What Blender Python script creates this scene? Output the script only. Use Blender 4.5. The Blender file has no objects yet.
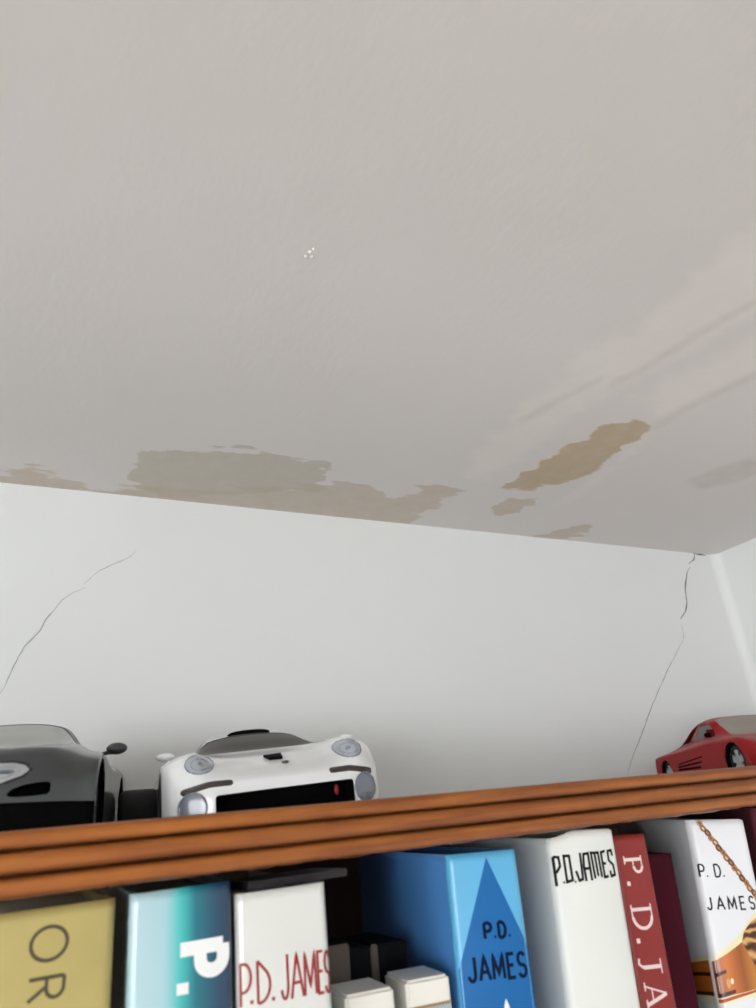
import bpy, bmesh, math, random
import numpy as np
from mathutils import Matrix, Vector

# ------------------------------------------------------------------ camera, world, light, exposure
EZ = 2.10                       # eye height above the floor; all "rel" heights below are relative to it
scene = bpy.context.scene
col = scene.collection
CAM = [[0.896177076911169, -0.4344471081374017, -0.0901241202453688],
       [0.10199375768426545, 0.3993938348116463, -0.9110882713040988],
       [0.43181468271979384, 0.8073043261035434, 0.4022384924918394]]   # right, down, forward
cd = bpy.data.cameras.new('camera')
cam = bpy.data.objects.new('camera', cd); col.objects.link(cam)
r_, d_, f_ = (Vector(v) for v in CAM)
mw = Matrix.Identity(4)
for i in range(3):
    mw[i][0] = r_[i]; mw[i][1] = -d_[i]; mw[i][2] = -f_[i]
mw[2][3] = EZ
cam.matrix_world = mw
cd.sensor_fit = 'VERTICAL'; cd.sensor_height = 36.0; cd.sensor_width = 27.0
cd.lens = 704.17 / 1008 * 36.0
cd.clip_start = 0.01
cd.dof.use_dof = True; cd.dof.focus_distance = 0.55; cd.dof.aperture_fstop = 12.5
scene.camera = cam

w = bpy.data.worlds.new('world'); scene.world = w; w.use_nodes = True
w.node_tree.nodes['Background'].inputs[0].default_value = (0.75, 0.86, 1.0, 1)
w.node_tree.nodes['Background'].inputs[1].default_value = 0.6

ld = bpy.data.lights.new('window_daylight', 'AREA'); ld.shape = 'RECTANGLE'
ld.size = 1.7; ld.size_y = 1.05; ld.energy = 92; ld.color = (0.945, 0.968, 1.0)
lo = bpy.data.objects.new('window_daylight', ld); col.objects.link(lo)
lo.location = (-2.45, -2.86, EZ - 0.30); lo.rotation_euler = (math.radians(72), 0, math.radians(-22))   # faces +Y, into the room

ld2 = bpy.data.lights.new('side_fill_light', 'AREA'); ld2.shape = 'RECTANGLE'  # fill light at an added side window, brightens the left-facing covers
ld2.size = 1.5; ld2.size_y = 1.05; ld2.energy = 66; ld2.color = (0.945, 0.968, 1.0)
lo2 = bpy.data.objects.new('side_fill_light', ld2); col.objects.link(lo2)
lo2.location = (-3.56, -1.85, EZ - 0.36); lo2.rotation_euler = (math.radians(60), 0, math.radians(-80))   # faces +X, into the room

vs = scene.view_settings
vs.view_transform = 'Standard'; vs.look = 'None'; vs.gamma = 1.0; vs.exposure = -0.13
vs.use_curve_mapping = False

# ------------------------------------------------------------------ materials
def newmat(name):
    m = bpy.data.materials.new(name); m.use_nodes = True
    return m, m.node_tree, m.node_tree.nodes['Principled BSDF']
def S(c):   # sRGB 0-255 -> linear
    return tuple(((v / 255) / 12.92 if v / 255 <= .04045 else ((v / 255 + .055) / 1.055) ** 2.4) for v in c) + (1,)
def plain(name, c, rough=.5, metal=0., var=.06, scale=40, coat=0., bump=0., spec=None):
    m, nt, b = newmat(name)
    N = nt.nodes; L = nt.links
    tc = N.new('ShaderNodeTexCoord'); no = N.new('ShaderNodeTexNoise'); no.inputs['Scale'].default_value = scale
    no.inputs['Detail'].default_value = 4
    L.new(tc.outputs['Object'], no.inputs['Vector'])
    mx = N.new('ShaderNodeMix'); mx.data_type = 'RGBA'
    c = S(c)
    mx.inputs['A'].default_value = tuple(v * (1 - var) for v in c[:3]) + (1,)
    mx.inputs['B'].default_value = tuple(min(1, v * (1 + var)) for v in c[:3]) + (1,)
    L.new(no.outputs['Fac'], mx.inputs['Factor']); L.new(mx.outputs['Result'], b.inputs['Base Color'])
    b.inputs['Roughness'].default_value = rough; b.inputs['Metallic'].default_value = metal
    b.inputs['Coat Weight'].default_value = coat; b.inputs['Coat Roughness'].default_value = .05
    if spec is not None: b.inputs['Specular IOR Level'].default_value = spec
    if bump:
        bp = N.new('ShaderNodeBump'); bp.inputs['Strength'].default_value = bump; bp.inputs['Distance'].default_value = .001
        L.new(no.outputs['Fac'], bp.inputs['Height']); L.new(bp.outputs['Normal'], b.inputs['Normal'])
    return m
def ramp_mat(name, stops, axis=0, lo=0., hi=1., rough=.35, coat=.3):
    """printed colour gradient along one object axis"""
    m, nt, b = newmat(name); N = nt.nodes; L = nt.links
    tc = N.new('ShaderNodeTexCoord'); sx = N.new('ShaderNodeSeparateXYZ'); mr = N.new('ShaderNodeMapRange')
    mr.inputs['From Min'].default_value = lo; mr.inputs['From Max'].default_value = hi
    cr = N.new('ShaderNodeValToRGB')
    L.new(tc.outputs['Object'], sx.inputs[0]); L.new(sx.outputs[axis], mr.inputs[0]); L.new(mr.outputs[0], cr.inputs[0])
    e = cr.color_ramp.elements
    e[0].position, e[0].color = stops[0][0], S(stops[0][1]); e[1].position, e[1].color = stops[-1][0], S(stops[-1][1])
    for p, c in stops[1:-1]:
        q = e.new(p); q.color = S(c)
    L.new(cr.outputs[0], b.inputs['Base Color'])
    b.inputs['Roughness'].default_value = rough; b.inputs['Coat Weight'].default_value = coat; b.inputs['Coat Roughness'].default_value = .15
    return m
def wall_mat(name, c):
    m, nt, b = newmat(name); N = nt.nodes; L = nt.links
    tc = N.new('ShaderNodeTexCoord')
    n1 = N.new('ShaderNodeTexNoise'); n1.inputs['Scale'].default_value = 5; n1.inputs['Detail'].default_value = 3
    n2 = N.new('ShaderNodeTexNoise'); n2.inputs['Scale'].default_value = 260; n2.inputs['Detail'].default_value = 2
    for n in (n1, n2): L.new(tc.outputs['Object'], n.inputs['Vector'])
    mx = N.new('ShaderNodeMix'); mx.data_type = 'RGBA'; c = S(c)
    mx.inputs['A'].default_value = tuple(v * .975 for v in c[:3]) + (1,); mx.inputs['B'].default_value = tuple(min(1, v * 1.025) for v in c[:3]) + (1,)
    L.new(n1.outputs['Fac'], mx.inputs['Factor']); L.new(mx.outputs['Result'], b.inputs['Base Color'])
    bp = N.new('ShaderNodeBump'); bp.inputs['Strength'].default_value = .06; bp.inputs['Distance'].default_value = .001
    L.new(n2.outputs['Fac'], bp.inputs['Height']); L.new(bp.outputs['Normal'], b.inputs['Normal'])
    b.inputs['Roughness'].default_value = .7; b.inputs['Specular IOR Level'].default_value = .25
    return m
M_wall = wall_mat('wall_paint', (231, 232, 230))
M_floor = plain('floor_carpet', (214, 211, 206), .9, scale=90, var=.15)
M_trimwhite = plain('window_white_paint', (235, 235, 232), .4)

def wood_mat():
    m, nt, b = newmat('varnished_pine'); N = nt.nodes; L = nt.links
    tc = N.new('ShaderNodeTexCoord'); mp = N.new('ShaderNodeMapping'); mp.inputs['Scale'].default_value = (6, 90, 120)
    L.new(tc.outputs['Object'], mp.inputs[0])
    n1 = N.new('ShaderNodeTexNoise'); n1.inputs['Scale'].default_value = 2.2; n1.inputs['Detail'].default_value = 6; n1.inputs['Distortion'].default_value = .6
    L.new(mp.outputs[0], n1.inputs['Vector'])
    n2 = N.new('ShaderNodeTexNoise'); n2.inputs['Scale'].default_value = 30; n2.inputs['Detail'].default_value = 3
    L.new(tc.outputs['Object'], n2.inputs['Vector'])
    cr = N.new('ShaderNodeValToRGB'); e = cr.color_ramp.elements
    e[0].position = .3; e[0].color = S((122, 60, 8)); e[1].position = .72; e[1].color = S((172, 100, 30))
    L.new(n1.outputs['Fac'], cr.inputs[0])
    mx = N.new('ShaderNodeMix'); mx.data_type = 'RGBA'; mx.blend_type = 'MULTIPLY'; mx.inputs['Factor'].default_value = .5
    cr2 = N.new('ShaderNodeValToRGB'); e = cr2.color_ramp.elements
    e[0].position = .35; e[0].color = (.75, .62, .55, 1); e[1].position = .6; e[1].color = (1, 1, 1, 1)
    L.new(n2.outputs['Fac'], cr2.inputs[0]); L.new(cr.outputs[0], mx.inputs['A']); L.new(cr2.outputs[0], mx.inputs['B'])
    # old varnish in the grooves plus painted shade on the reeds (vertex attribute)
    at = N.new('ShaderNodeAttribute'); at.attribute_name = 'varnish_shade'
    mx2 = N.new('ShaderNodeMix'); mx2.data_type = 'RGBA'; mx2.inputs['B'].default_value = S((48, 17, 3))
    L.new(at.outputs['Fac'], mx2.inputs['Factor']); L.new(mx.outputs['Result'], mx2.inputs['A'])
    L.new(mx2.outputs['Result'], b.inputs['Base Color'])
    b.inputs['Roughness'].default_value = .42; b.inputs['Coat Weight'].default_value = .15; b.inputs['Coat Roughness'].default_value = .3
    bp = N.new('ShaderNodeBump'); bp.inputs['Strength'].default_value = .15; bp.inputs['Distance'].default_value = .001
    L.new(n1.outputs['Fac'], bp.inputs['Height']); L.new(bp.outputs['Normal'], b.inputs['Normal'])
    return m
M_wood = wood_mat()

# ------------------------------------------------------------------ object helpers
def tag(o, label=None, cat=None, group=None, kind=None):
    if label: o['label'] = label
    if cat: o['category'] = cat
    if group: o['group'] = group
    if kind: o['kind'] = kind
    return o
def mesh(name, V, F, mat, parent=None, smooth=False, loc=None, attr=None):
    me = bpy.data.meshes.new(name)
    me.from_pydata([tuple(map(float, v)) for v in V], [], [tuple(map(int, f)) for f in F]); me.update()
    if smooth:
        me.polygons.foreach_set('use_smooth', [True] * len(me.polygons))
    for mm in (mat if isinstance(mat, (list, tuple)) else [mat]): me.materials.append(mm)
    if attr:
        for k, v in attr.items():
            a = me.attributes.new(k, 'FLOAT', 'POINT'); a.data.foreach_set('value', np.asarray(v, np.float32))
    o = bpy.data.objects.new(name, me); col.objects.link(o)
    if parent: o.parent = parent
    if loc: o.location = loc
    return o
def empty(name, loc=(0, 0, 0), rz=0.):
    o = bpy.data.objects.new(name, None); col.objects.link(o)
    o.location = loc; o.rotation_euler = (0, 0, rz); o.empty_display_size = .02
    return o
def boxvf(x0, x1, y0, y1, z0, z1):
    V = [(x, y, z) for z in (z0, z1) for y in (y0, y1) for x in (x0, x1)]
    F = [(0, 2, 3, 1), (4, 5, 7, 6), (0, 1, 5, 4), (2, 6, 7, 3), (0, 4, 6, 2), (1, 3, 7, 5)]
    return V, F
def bevbox(name, x0, x1, y0, y1, z0, z1, mat, parent=None, bev=.0015, seg=2, smooth=False):
    bm = bmesh.new()
    V, F = boxvf(x0, x1, y0, y1, z0, z1)
    vs_ = [bm.verts.new(v) for v in V]
    for f in F: bm.faces.new([vs_[i] for i in f])
    if bev: bmesh.ops.bevel(bm, geom=bm.edges[:] + bm.verts[:], offset=bev, segments=seg, affect='EDGES')
    bmesh.ops.recalc_face_normals(bm, faces=bm.faces[:])
    me = bpy.data.meshes.new(name); bm.to_mesh(me); bm.free(); me.materials.append(mat)
    o = bpy.data.objects.new(name, me); col.objects.link(o)
    if parent: o.parent = parent
    return o
def lathe(name, prof, mat, parent=None, axis='X', n=40, center=(0, 0, 0), smooth=True, closed=True):
    """prof: (axial, radius) list"""
    V = []; F = []; m = len(prof)
    for k in range(n):
        a = 2 * math.pi * k / n
        for t, r in prof:
            p = {'X': (t, r * math.cos(a), r * math.sin(a)), 'Z': (r * math.cos(a), r * math.sin(a), t), 'Y': (r * math.cos(a), t, r * math.sin(a))}[axis]
            V.append(tuple(p[i] + center[i] for i in range(3)))
    for k in range(n):
        k2 = (k + 1) % n
        for j in range(m if closed else m - 1):
            j2 = (j + 1) % m
            F.append((k * m + j, k * m + j2, k2 * m + j2, k2 * m + j))
    return mesh(name, V, F, mat, parent, smooth)
def ellipsoid(name, c, r, mat, parent=None, nu=20, nv=12, rot=None):
    V = []; F = []
    for i in range(nv + 1):
        ph = math.pi * i / nv
        for j in range(nu):
            th = 2 * math.pi * j / nu
            v = Vector((r[0] * math.sin(ph) * math.cos(th), r[1] * math.sin(ph) * math.sin(th), r[2] * math.cos(ph)))
            if rot: v = rot @ v
            V.append((v.x + c[0], v.y + c[1], v.z + c[2]))
    for i in range(nv):
        for j in range(nu):
            j2 = (j + 1) % nu
            F.append((i * nu + j, (i + 1) * nu + j, (i + 1) * nu + j2, i * nu + j2))
    o = mesh(name, V, F, mat, parent, True)
    return o
def tube(name, pts, r, mat, parent=None, n=8):
    V = []; F = []; P = [Vector(p) for p in pts]
    for i, p in enumerate(P):
        t = (P[min(i + 1, len(P) - 1)] - P[max(i - 1, 0)]).normalized()
        a = t.orthogonal().normalized(); b = t.cross(a)
        for k in range(n):
            q = p + (a * math.cos(2 * math.pi * k / n) + b * math.sin(2 * math.pi * k / n)) * r
            V.append(tuple(q))
    for i in range(len(P) - 1):
        for k in range(n):
            F.append((i * n + k, i * n + (k + 1) % n, (i + 1) * n + (k + 1) % n, (i + 1) * n + k))
    F.append(tuple(range(n))[::-1]); F.append(tuple((len(P) - 1) * n + k for k in range(n)))
    return mesh(name, V, F, mat, parent, True)

# ------------------------------------------------------------------ room shell
D = 0.62; CH = 0.28858; XC = 0.8545           # back wall plane, ceiling height above eye, right wall plane
XL, YR, T = -3.6, -2.9, .12
def struct(name, V, F, mat, **k):
    return tag(mesh(name, V, F, mat, **k), kind='structure')
ZC = EZ + CH
struct('floor', *boxvf(XL - T, XC + T, YR - T, D + T, -.12, 0), M_floor)
wall_back = struct('wall_back', *boxvf(XL - T, XC + T, D, D + T, 0, ZC + .1), M_wall)
struct('wall_right', *boxvf(XC, XC + T, YR - T, D, 0, ZC + .1), M_wall)
# rear wall with the window opening
wx0, wx1, wz0, wz1 = -3.3, -1.6, EZ - 0.96, EZ + .18
V = []; F = []
for b in ((XL, wx0, 0, ZC + .1), (wx1, XC, 0, ZC + .1), (wx0, wx1, 0, wz0), (wx0, wx1, wz1, ZC + .1)):
    v, f = boxvf(b[0], b[1], YR - T, YR, b[2], b[3]); n = len(V); V += v; F += [tuple(i + n for i in q) for q in f]
struct('wall_rear', V, F, M_wall)
vy0, vy1 = -2.65, -1.05                                   # opening for the second window, added for light from the left
V = []; F = []
for b in ((YR - T, vy0, 0, ZC + .1), (vy1, D, 0, ZC + .1), (vy0, vy1, 0, wz0), (vy0, vy1, wz1, ZC + .1)):
    v, f = boxvf(XL - T, XL, b[0], b[1], b[2], b[3]); n = len(V); V += v; F += [tuple(i + n for i in q) for q in f]
struct('wall_left', V, F, M_wall)
m, nt, b = newmat('window_glass'); b.inputs['Transmission Weight'].default_value = 1; b.inputs['Roughness'].default_value = 0; b.inputs['IOR'].default_value = 1.02
M_pane = m
win = empty('window_1', (0, 0, 0)); tag(win, kind='structure')
fw = .05
for (a, b2, c, d) in ((wx0, wx1, wz0, wz0 + fw), (wx0, wx1, wz1 - fw, wz1), (wx0, wx0 + fw, wz0 + fw, wz1 - fw), (wx1 - fw, wx1, wz0 + fw, wz1 - fw), ((wx0 + wx1) / 2 - .03, (wx0 + wx1) / 2 + .03, wz0 + fw, wz1 - fw)):
    bevbox('window_frame', a, b2, YR - .09, YR - .03, c, d, M_trimwhite, win, .004)
xm = (wx0 + wx1) / 2
for a, b2 in ((wx0 + fw, xm - .03), (xm + .03, wx1 - fw)):
    mesh('pane', *boxvf(a, b2, YR - .064, YR - .058, wz0 + fw, wz1 - fw), M_pane, win)
bevbox('window_sill', wx0 - .05, wx1 + .05, YR - .03, YR + .0, wz0 - .03, wz0, M_trimwhite, win, .004)

win2 = empty('added_window_2', (0, 0, 0)); tag(win2, kind='structure')  # unseen window added around the side fill light
ym = (vy0 + vy1) / 2
for (a, b2, c, d) in ((vy0, vy1, wz0, wz0 + fw), (vy0, vy1, wz1 - fw, wz1), (vy0, vy0 + fw, wz0 + fw, wz1 - fw), (vy1 - fw, vy1, wz0 + fw, wz1 - fw), (ym - .03, ym + .03, wz0 + fw, wz1 - fw)):
    bevbox('window_frame', XL - .09, XL - .03, a, b2, c, d, M_trimwhite, win2, .004)
for a, b2 in ((vy0 + fw, ym - .03), (ym + .03, vy1 - fw)):
    mesh('pane', *boxvf(XL - .064, XL - .058, a, b2, wz0 + fw, wz1 - fw), M_pane, win2)
bevbox('window_sill', XL - .03, XL, vy0 - .05, vy1 + .05, wz0 - .03, wz0, M_trimwhite, win2, .004)

# ceiling with old water stains and plaster repairs (signed distances stored on a fine grid)
def sdf_poly(P, poly):
    poly = np.asarray(poly, float); n = len(poly)
    d = np.full(len(P), 1e9); s = np.ones(len(P))
    for i in range(n):
        a = poly[i]; b = poly[i - 1]; e = b - a; w_ = P - a
        t = np.clip((w_ @ e) / (e @ e), 0, 1)
        q = w_ - t[:, None] * e; d = np.minimum(d, (q ** 2).sum(1))
        c1 = P[:, 1] >= a[1]; c2 = P[:, 1] < b[1]; c3 = e[0] * w_[:, 1] > e[1] * w_[:, 0]
        s = np.where((c1 & c2 & c3) | (~c1 & ~c2 & ~c3), -s, s)
    return s * np.sqrt(d)
ST = dict(
 olive=[[(68.3, 587.9), (67.1, 556.6), (78.5, 536.7), (88.4, 524.8), (106.7, 515.8), (138.5, 510.1), (161.3, 514.5), (191.7, 511.5), (219.3, 515.4), (232.2, 526.1), (231.9, 547.6), (242.0, 562.9), (186.6, 582.2), (134.3, 600.6), (90.3, 607.7)]],
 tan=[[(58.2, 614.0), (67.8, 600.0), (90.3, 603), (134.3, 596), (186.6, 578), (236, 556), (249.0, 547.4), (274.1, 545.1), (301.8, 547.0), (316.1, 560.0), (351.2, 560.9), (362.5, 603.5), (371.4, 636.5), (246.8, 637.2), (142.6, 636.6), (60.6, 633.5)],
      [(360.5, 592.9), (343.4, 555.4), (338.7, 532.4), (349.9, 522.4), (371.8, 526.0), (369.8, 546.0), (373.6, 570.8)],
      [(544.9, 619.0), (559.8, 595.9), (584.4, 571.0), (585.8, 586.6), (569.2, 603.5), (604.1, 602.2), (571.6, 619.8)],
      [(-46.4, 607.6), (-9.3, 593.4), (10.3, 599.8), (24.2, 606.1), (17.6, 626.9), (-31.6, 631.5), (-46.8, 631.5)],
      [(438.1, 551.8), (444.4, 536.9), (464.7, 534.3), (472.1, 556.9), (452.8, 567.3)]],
 brown=[[(414.3, 512.2), (421.2, 496.1), (424.4, 468.1), (423.4, 436.7), (431.7, 404.8), (434.4, 382.0), (452.1, 364.2), (471.1, 369.0), (478.8, 385.1), (474.4, 405.7), (479.3, 430.9), (482.9, 456.1), (477.0, 471.5), (465.6, 488.8), (447.1, 505.9), (428.4, 506.0)]],
 pale=[[(365.3, 495.5), (350.3, 452.0), (344.8, 412.8), (338.3, 368.8), (343.5, 332.0), (340.7, 311.5), (340.1, 284.3), (354.7, 272.2), (353.4, 252.3), (352.7, 208.2), (353.3, 159.6), (435.9, 205.8), (416.8, 264.0), (402.2, 308.5), (396.9, 347.0), (391.0, 390.0), (394.2, 451.2), (390.6, 495.3)],
       [(78.0, 553.5), (87.1, 539.7), (109.6, 536.9), (108.7, 548.7), (90.3, 557.8)],
       [(507.1, 531.5), (506.7, 468.1), (490.7, 397.0), (480.1, 362.6), (488.1, 326.0), (487.7, 259.3), (452.7, 233.4), (438.3, 282.7), (424.3, 330.5), (475.6, 364.0), (483.2, 389.5), (497.0, 443.2), (499.0, 489.5)]],
 smear=[[(605.5, 441.1), (609.9, 406.9), (626.1, 384.4), (662.1, 383.0), (667.7, 429.1), (636.8, 455.2)],
        [(387.5, 323.2), (395.0, 301.2), (401.9, 251.1), (412.6, 214.1), (417.1, 216.7), (407.8, 256.1), (400.1, 306.4), (392.7, 328.8)],
        [(472.8, 364.9), (478.6, 317.7), (491.6, 274.6), (499.0, 279.3), (486.7, 324.8), (481.7, 371.2)],
        [(351.6, 393.6), (362.4, 355.0), (374.2, 321.9), (376.9, 323.8), (365.4, 358.7), (355.5, 397.5)]])
gx = np.concatenate([np.linspace(XL - T, -.1, 6)[:-1], np.arange(-.1, XC, .003), [XC, XC + T]])
gy = np.concatenate([np.linspace(YR - T, .05, 6)[:-1], np.arange(.05, D, .003), [D, D + T]])
XX, YY = np.meshgrid(gx, gy, indexing='ij'); nx, ny = XX.shape
P2 = np.stack([XX.ravel(), YY.ravel()], 1) * 1000
attr = {}
for k, polys in ST.items():
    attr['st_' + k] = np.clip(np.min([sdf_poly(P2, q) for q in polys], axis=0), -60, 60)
V = [(x, y, ZC) for x, y in zip(XX.ravel(), YY.ravel())]
F = [(i * ny + j, i * ny + j + 1, (i + 1) * ny + j + 1, (i + 1) * ny + j) for i in range(nx - 1) for j in range(ny - 1)]
def ceiling_mat():
    m, nt, b = newmat('ceiling_paint'); N = nt.nodes; L = nt.links
    tc = N.new('ShaderNodeTexCoord')
    def noise(sc, det=4, vec=None):
        n = N.new('ShaderNodeTexNoise'); n.inputs['Scale'].default_value = sc; n.inputs['Detail'].default_value = det
        L.new(vec or tc.outputs['Object'], n.inputs['Vector']); return n.outputs['Fac']
    def math_(op, a, b_):
        n = N.new('ShaderNodeMath'); n.operation = op
        for i, v in enumerate((a, b_)):
            if isinstance(v, (int, float)): n.inputs[i].default_value = v
            else: L.new(v, n.inputs[i])
        return n.outputs[0]
    mp = N.new('ShaderNodeMapping'); mp.inputs['Rotation'].default_value = (0, 0, math.radians(-18)); mp.inputs['Scale'].default_value = (.55, 1.25, 1)
    L.new(tc.outputs['Object'], mp.inputs[0])
    edge = noise(46, 9, mp.outputs[0]); mott = noise(60, 5); big = noise(3.5, 3)
    mx = N.new('ShaderNodeMix'); mx.data_type = 'RGBA'
    mx.inputs['A'].default_value = S((229, 224, 220)); mx.inputs['B'].default_value = S((235, 230, 226))
    L.new(big, mx.inputs['Factor']); cur = mx.outputs['Result']
    for k, c, amp, soft, op in (('pale', (246, 238, 232), 40, 12, .55), ('smear', (198, 191, 180), 14, 7, .32), ('olive', (204, 198, 184), 60, 1.8, .85),
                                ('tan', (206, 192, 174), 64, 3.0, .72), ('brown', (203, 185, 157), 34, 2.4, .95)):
        at = N.new('ShaderNodeAttribute'); at.attribute_name = 'st_' + k
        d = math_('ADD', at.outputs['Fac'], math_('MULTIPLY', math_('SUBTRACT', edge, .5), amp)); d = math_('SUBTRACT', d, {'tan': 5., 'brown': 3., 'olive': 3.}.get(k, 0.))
        mr = N.new('ShaderNodeMapRange'); mr.interpolation_type = 'SMOOTHSTEP'
        mr.inputs['From Min'].default_value = soft; mr.inputs['From Max'].default_value = -soft
        L.new(d, mr.inputs[0])
        fac = math_('MULTIPLY', mr.outputs[0], math_('ADD', math_('MULTIPLY', mott, .5), op - .25))
        x = N.new('ShaderNodeMix'); x.data_type = 'RGBA'; x.clamp_factor = True; x.inputs['B'].default_value = S(c)
        L.new(fac, x.inputs['Factor']); L.new(cur, x.inputs['A']); cur = x.outputs['Result']
    L.new(cur, b.inputs['Base Color'])
    mp2 = N.new('ShaderNodeMapping'); mp2.inputs['Rotation'].default_value = (0, 0, math.radians(35)); mp2.inputs['Scale'].default_value = (1, .45, 1)
    L.new(tc.outputs['Object'], mp2.inputs[0])
    bp = N.new('ShaderNodeBump'); bp.inputs['Strength'].default_value = .17; bp.inputs['Distance'].default_value = .001
    L.new(noise(230, 2, mp2.outputs[0]), bp.inputs['Height']); L.new(bp.outputs['Normal'], b.inputs['Normal'])
    b.inputs['Roughness'].default_value = .75; b.inputs['Specular IOR Level'].default_value = .2
    return m
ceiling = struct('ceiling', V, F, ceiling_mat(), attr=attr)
M_chip = plain('paint_chip_white', (245, 243, 240), .6)
for dx, dy, r in ((0, 0, .0011), (.0022, .0025, .0013), (-.0012, .0035, .0009), (.001, -.003, .0008)):
    ellipsoid('paint_chip', (.1209 + dx, .2766 + dy, ZC - .0002), (r, r * 1.3, .0008), M_chip, ceiling, 8, 6)

# soft plastered corner between the two walls
rr = .012; V = []; F = []
for k in range(9):
    a = math.pi / 2 * k / 8
    for z in (0, ZC): V.append((XC - rr + rr * math.sin(a) + .0, D - rr + rr * math.cos(a), z))
n = len(V); V += [(XC + .02, D + .02, 0), (XC + .02, D + .02, ZC)]
for k in range(8): F.append((2 * k, 2 * k + 1, 2 * k + 3, 2 * k + 2))
F += [(0, n, n + 1, 1), (16, 17, n + 1, n)]
struct('trim_1', V, F, M_wall, smooth=False)

# cracks in the plaster: narrow, uneven dark fissures
random.seed(4)
M_crack = plain('crack_shadow', (62, 60, 56), .95, scale=300, var=.3)
M_crackf = plain('hairline_crack', (186, 187, 184), .95, scale=300, var=.12)
def crack(pts, w0, mat, seed):
    random.seed(seed); P = [np.array(p) / 1000 for p in pts]; Q = []
    for a, b in zip(P[:-1], P[1:]):
        n = max(2, int(np.linalg.norm(b - a) / .004))
        nrm = np.array([-(b - a)[1], (b - a)[0]]) / np.linalg.norm(b - a)
        for k in range(n): Q.append(a + (b - a) * k / n + nrm * random.uniform(-.0004, .0004) * (k > 0))
    Q.append(P[-1]); V = []; F = []
    for i, q in enumerate(Q):
        t = Q[min(i + 1, len(Q) - 1)] - Q[max(i - 1, 0)]; t /= np.linalg.norm(t); nn = np.array([-t[1], t[0]])
        w_ = w0 * random.uniform(.55, 1.35) * min(1, .35 + 2.5 * min(i, len(Q) - 1 - i) / len(Q)) / 2
        for s in (-1, 1):
            V.append((q[0] + s * nn[0] * w_, D - .00025, EZ + q[1] + s * nn[1] * w_))
        V.append((q[0], D + .002, EZ + q[1]))
    for i in range(len(Q) - 1):
        a, b = 3 * i, 3 * i + 3
        F += [(a, a + 1, b + 1, b), (a + 1, a + 2, b + 2, b + 1), (a + 2, a, b, b + 2)]
    mesh('crack', V, F, mat, wall_back)
crack([(814.4, 287.1), (810.3, 278.8), (798.3, 272.6)], .0016, M_crack, 1)
crack([(798.2, 267.3), (791.3, 261.5), (781.9, 245.3), (777.0, 234.7), (773.8, 217.6), (767.0, 205.6), (753.7, 194.3)], .0015, M_crack, 2)
crack([(753.0, 188.8), (750.9, 171.0), (747.7, 166.2)], .0008, M_crackf, 3)
crack([(747.7, 166.2), (728.2, 148.7), (705.5, 127.3), (686.4, 108.2), (664.1, 84.2), (638.7, 54.7), (624.2, 39.3), (605.7, 15.7)], .0010, plain('crack_grey', (166, 166, 162), .95), 4)
crack([(812, 287.6), (822, 287.4), (836, 287.0)], .0016, M_crack, 5)
crack([(-13.4, 109.0), (-11.8, 111.0), (-8.8, 117.0), (-4.9, 131.2), (1.0, 146.9), (11.2, 160.0), (14.3, 168.9), (20.4, 178.0), (26.1, 187.3), (35.3, 194.6), (42.7, 198.5)], .0008, plain('crack_pale', (172, 174, 172), .95), 6)
crack([(41.2, 201.5), (51.8, 213.3), (62.2, 220.1), (77.2, 228.5), (82.6, 235.2)], .0007, M_crackf, 7)

# ------------------------------------------------------------------ bookcase
YS = .3009                    # front of the shelf moulding
ZB = EZ                       # top of the shelf board (the moulding stands 6.5 mm proud of it)
BX0, BX1 = -.50, .80
bc = empty('bookcase', (0, 0, 0))
tag(bc, 'orange varnished pine bookcase with a reeded shelf edge under the model cars', 'bookcase')
def moulding(name, zt, parent):
    h = .0219
    zz = [0, .0065, .0145, h]
    prof = []; st = []
    prof.append((.018, zt)); st.append(0)
    for k in range(3):
        a, b = zz[k], zz[k + 1]; c = (a + b) / 2; hh = (b - a) / 2
        for i in range(9):
            t = math.pi * i / 8
            z = c - hh * math.cos(t); y = .0046 * (1 - math.sin(t) ** .55)
            if i in (0, 8) and 0 < (z) < h - 1e-6: y = .0046
            if (k == 0 and i == 0): y = .003
            prof.append((y, zt - z)); st.append(1.0 if (i in (0, 8) and 1e-6 < z < h - 1e-6) else (0. if (k == 0 and i < 3) else {1: .75, 7: .75, 2: .25, 6: .4}.get(i, 0.)))  # varnish in the groove lines, painted shade on the reed flanks
    prof.append((.018, zt - h)); st.append(0)
    xs = np.linspace(BX0, BX1, 221); V = []; F = []; A = []
    m = len(prof)
    random.seed(3)
    for x in xs:
        j = random.uniform(-.00025, .00025)
        for q, (y, z) in enumerate(prof):
            V.append((x, YS + y + (j if st[q] else 0), z + (random.uniform(-.0002, .0006) if q in (26, 27) else 0))); A.append(st[q])
    for i in range(len(xs) - 1):
        for j in range(m):
            j2 = (j + 1) % m
            F.append((i * m + j, (i + 1) * m + j, (i + 1) * m + j2, i * m + j2))
    F.append(tuple(range(m))); F.append(tuple((len(xs) - 1) * m + j for j in range(m))[::-1])
    return mesh(name, V, F, M_wood, parent, True, attr={'varnish_shade': A})
moulding('edge_moulding', ZB + .00655, bc)
bevbox('shelf_board', BX0, BX1, YS + .018, D - .004, ZB - .0150, ZB - .0002, plain('pale_bounce_top', (226, 226, 224), .5), bc, .0008)  # pale top is invented, added to bounce light onto the lower wall
ZL = EZ - .2622                # lower shelf the books stand on
zz = ZL
while zz > .08:
    bevbox('shelf_board', BX0, BX1, YS + .018, D - .016, zz - .015, zz, M_wood, bc, .0008)
    moulding('edge_moulding', zz, bc); zz -= .30
for a in (BX0 - .02, BX1):
    bevbox('side_panel', a, a + .02, YS + .004, D - .003, 0, ZB + .0065, M_wood, bc, .002)
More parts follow.
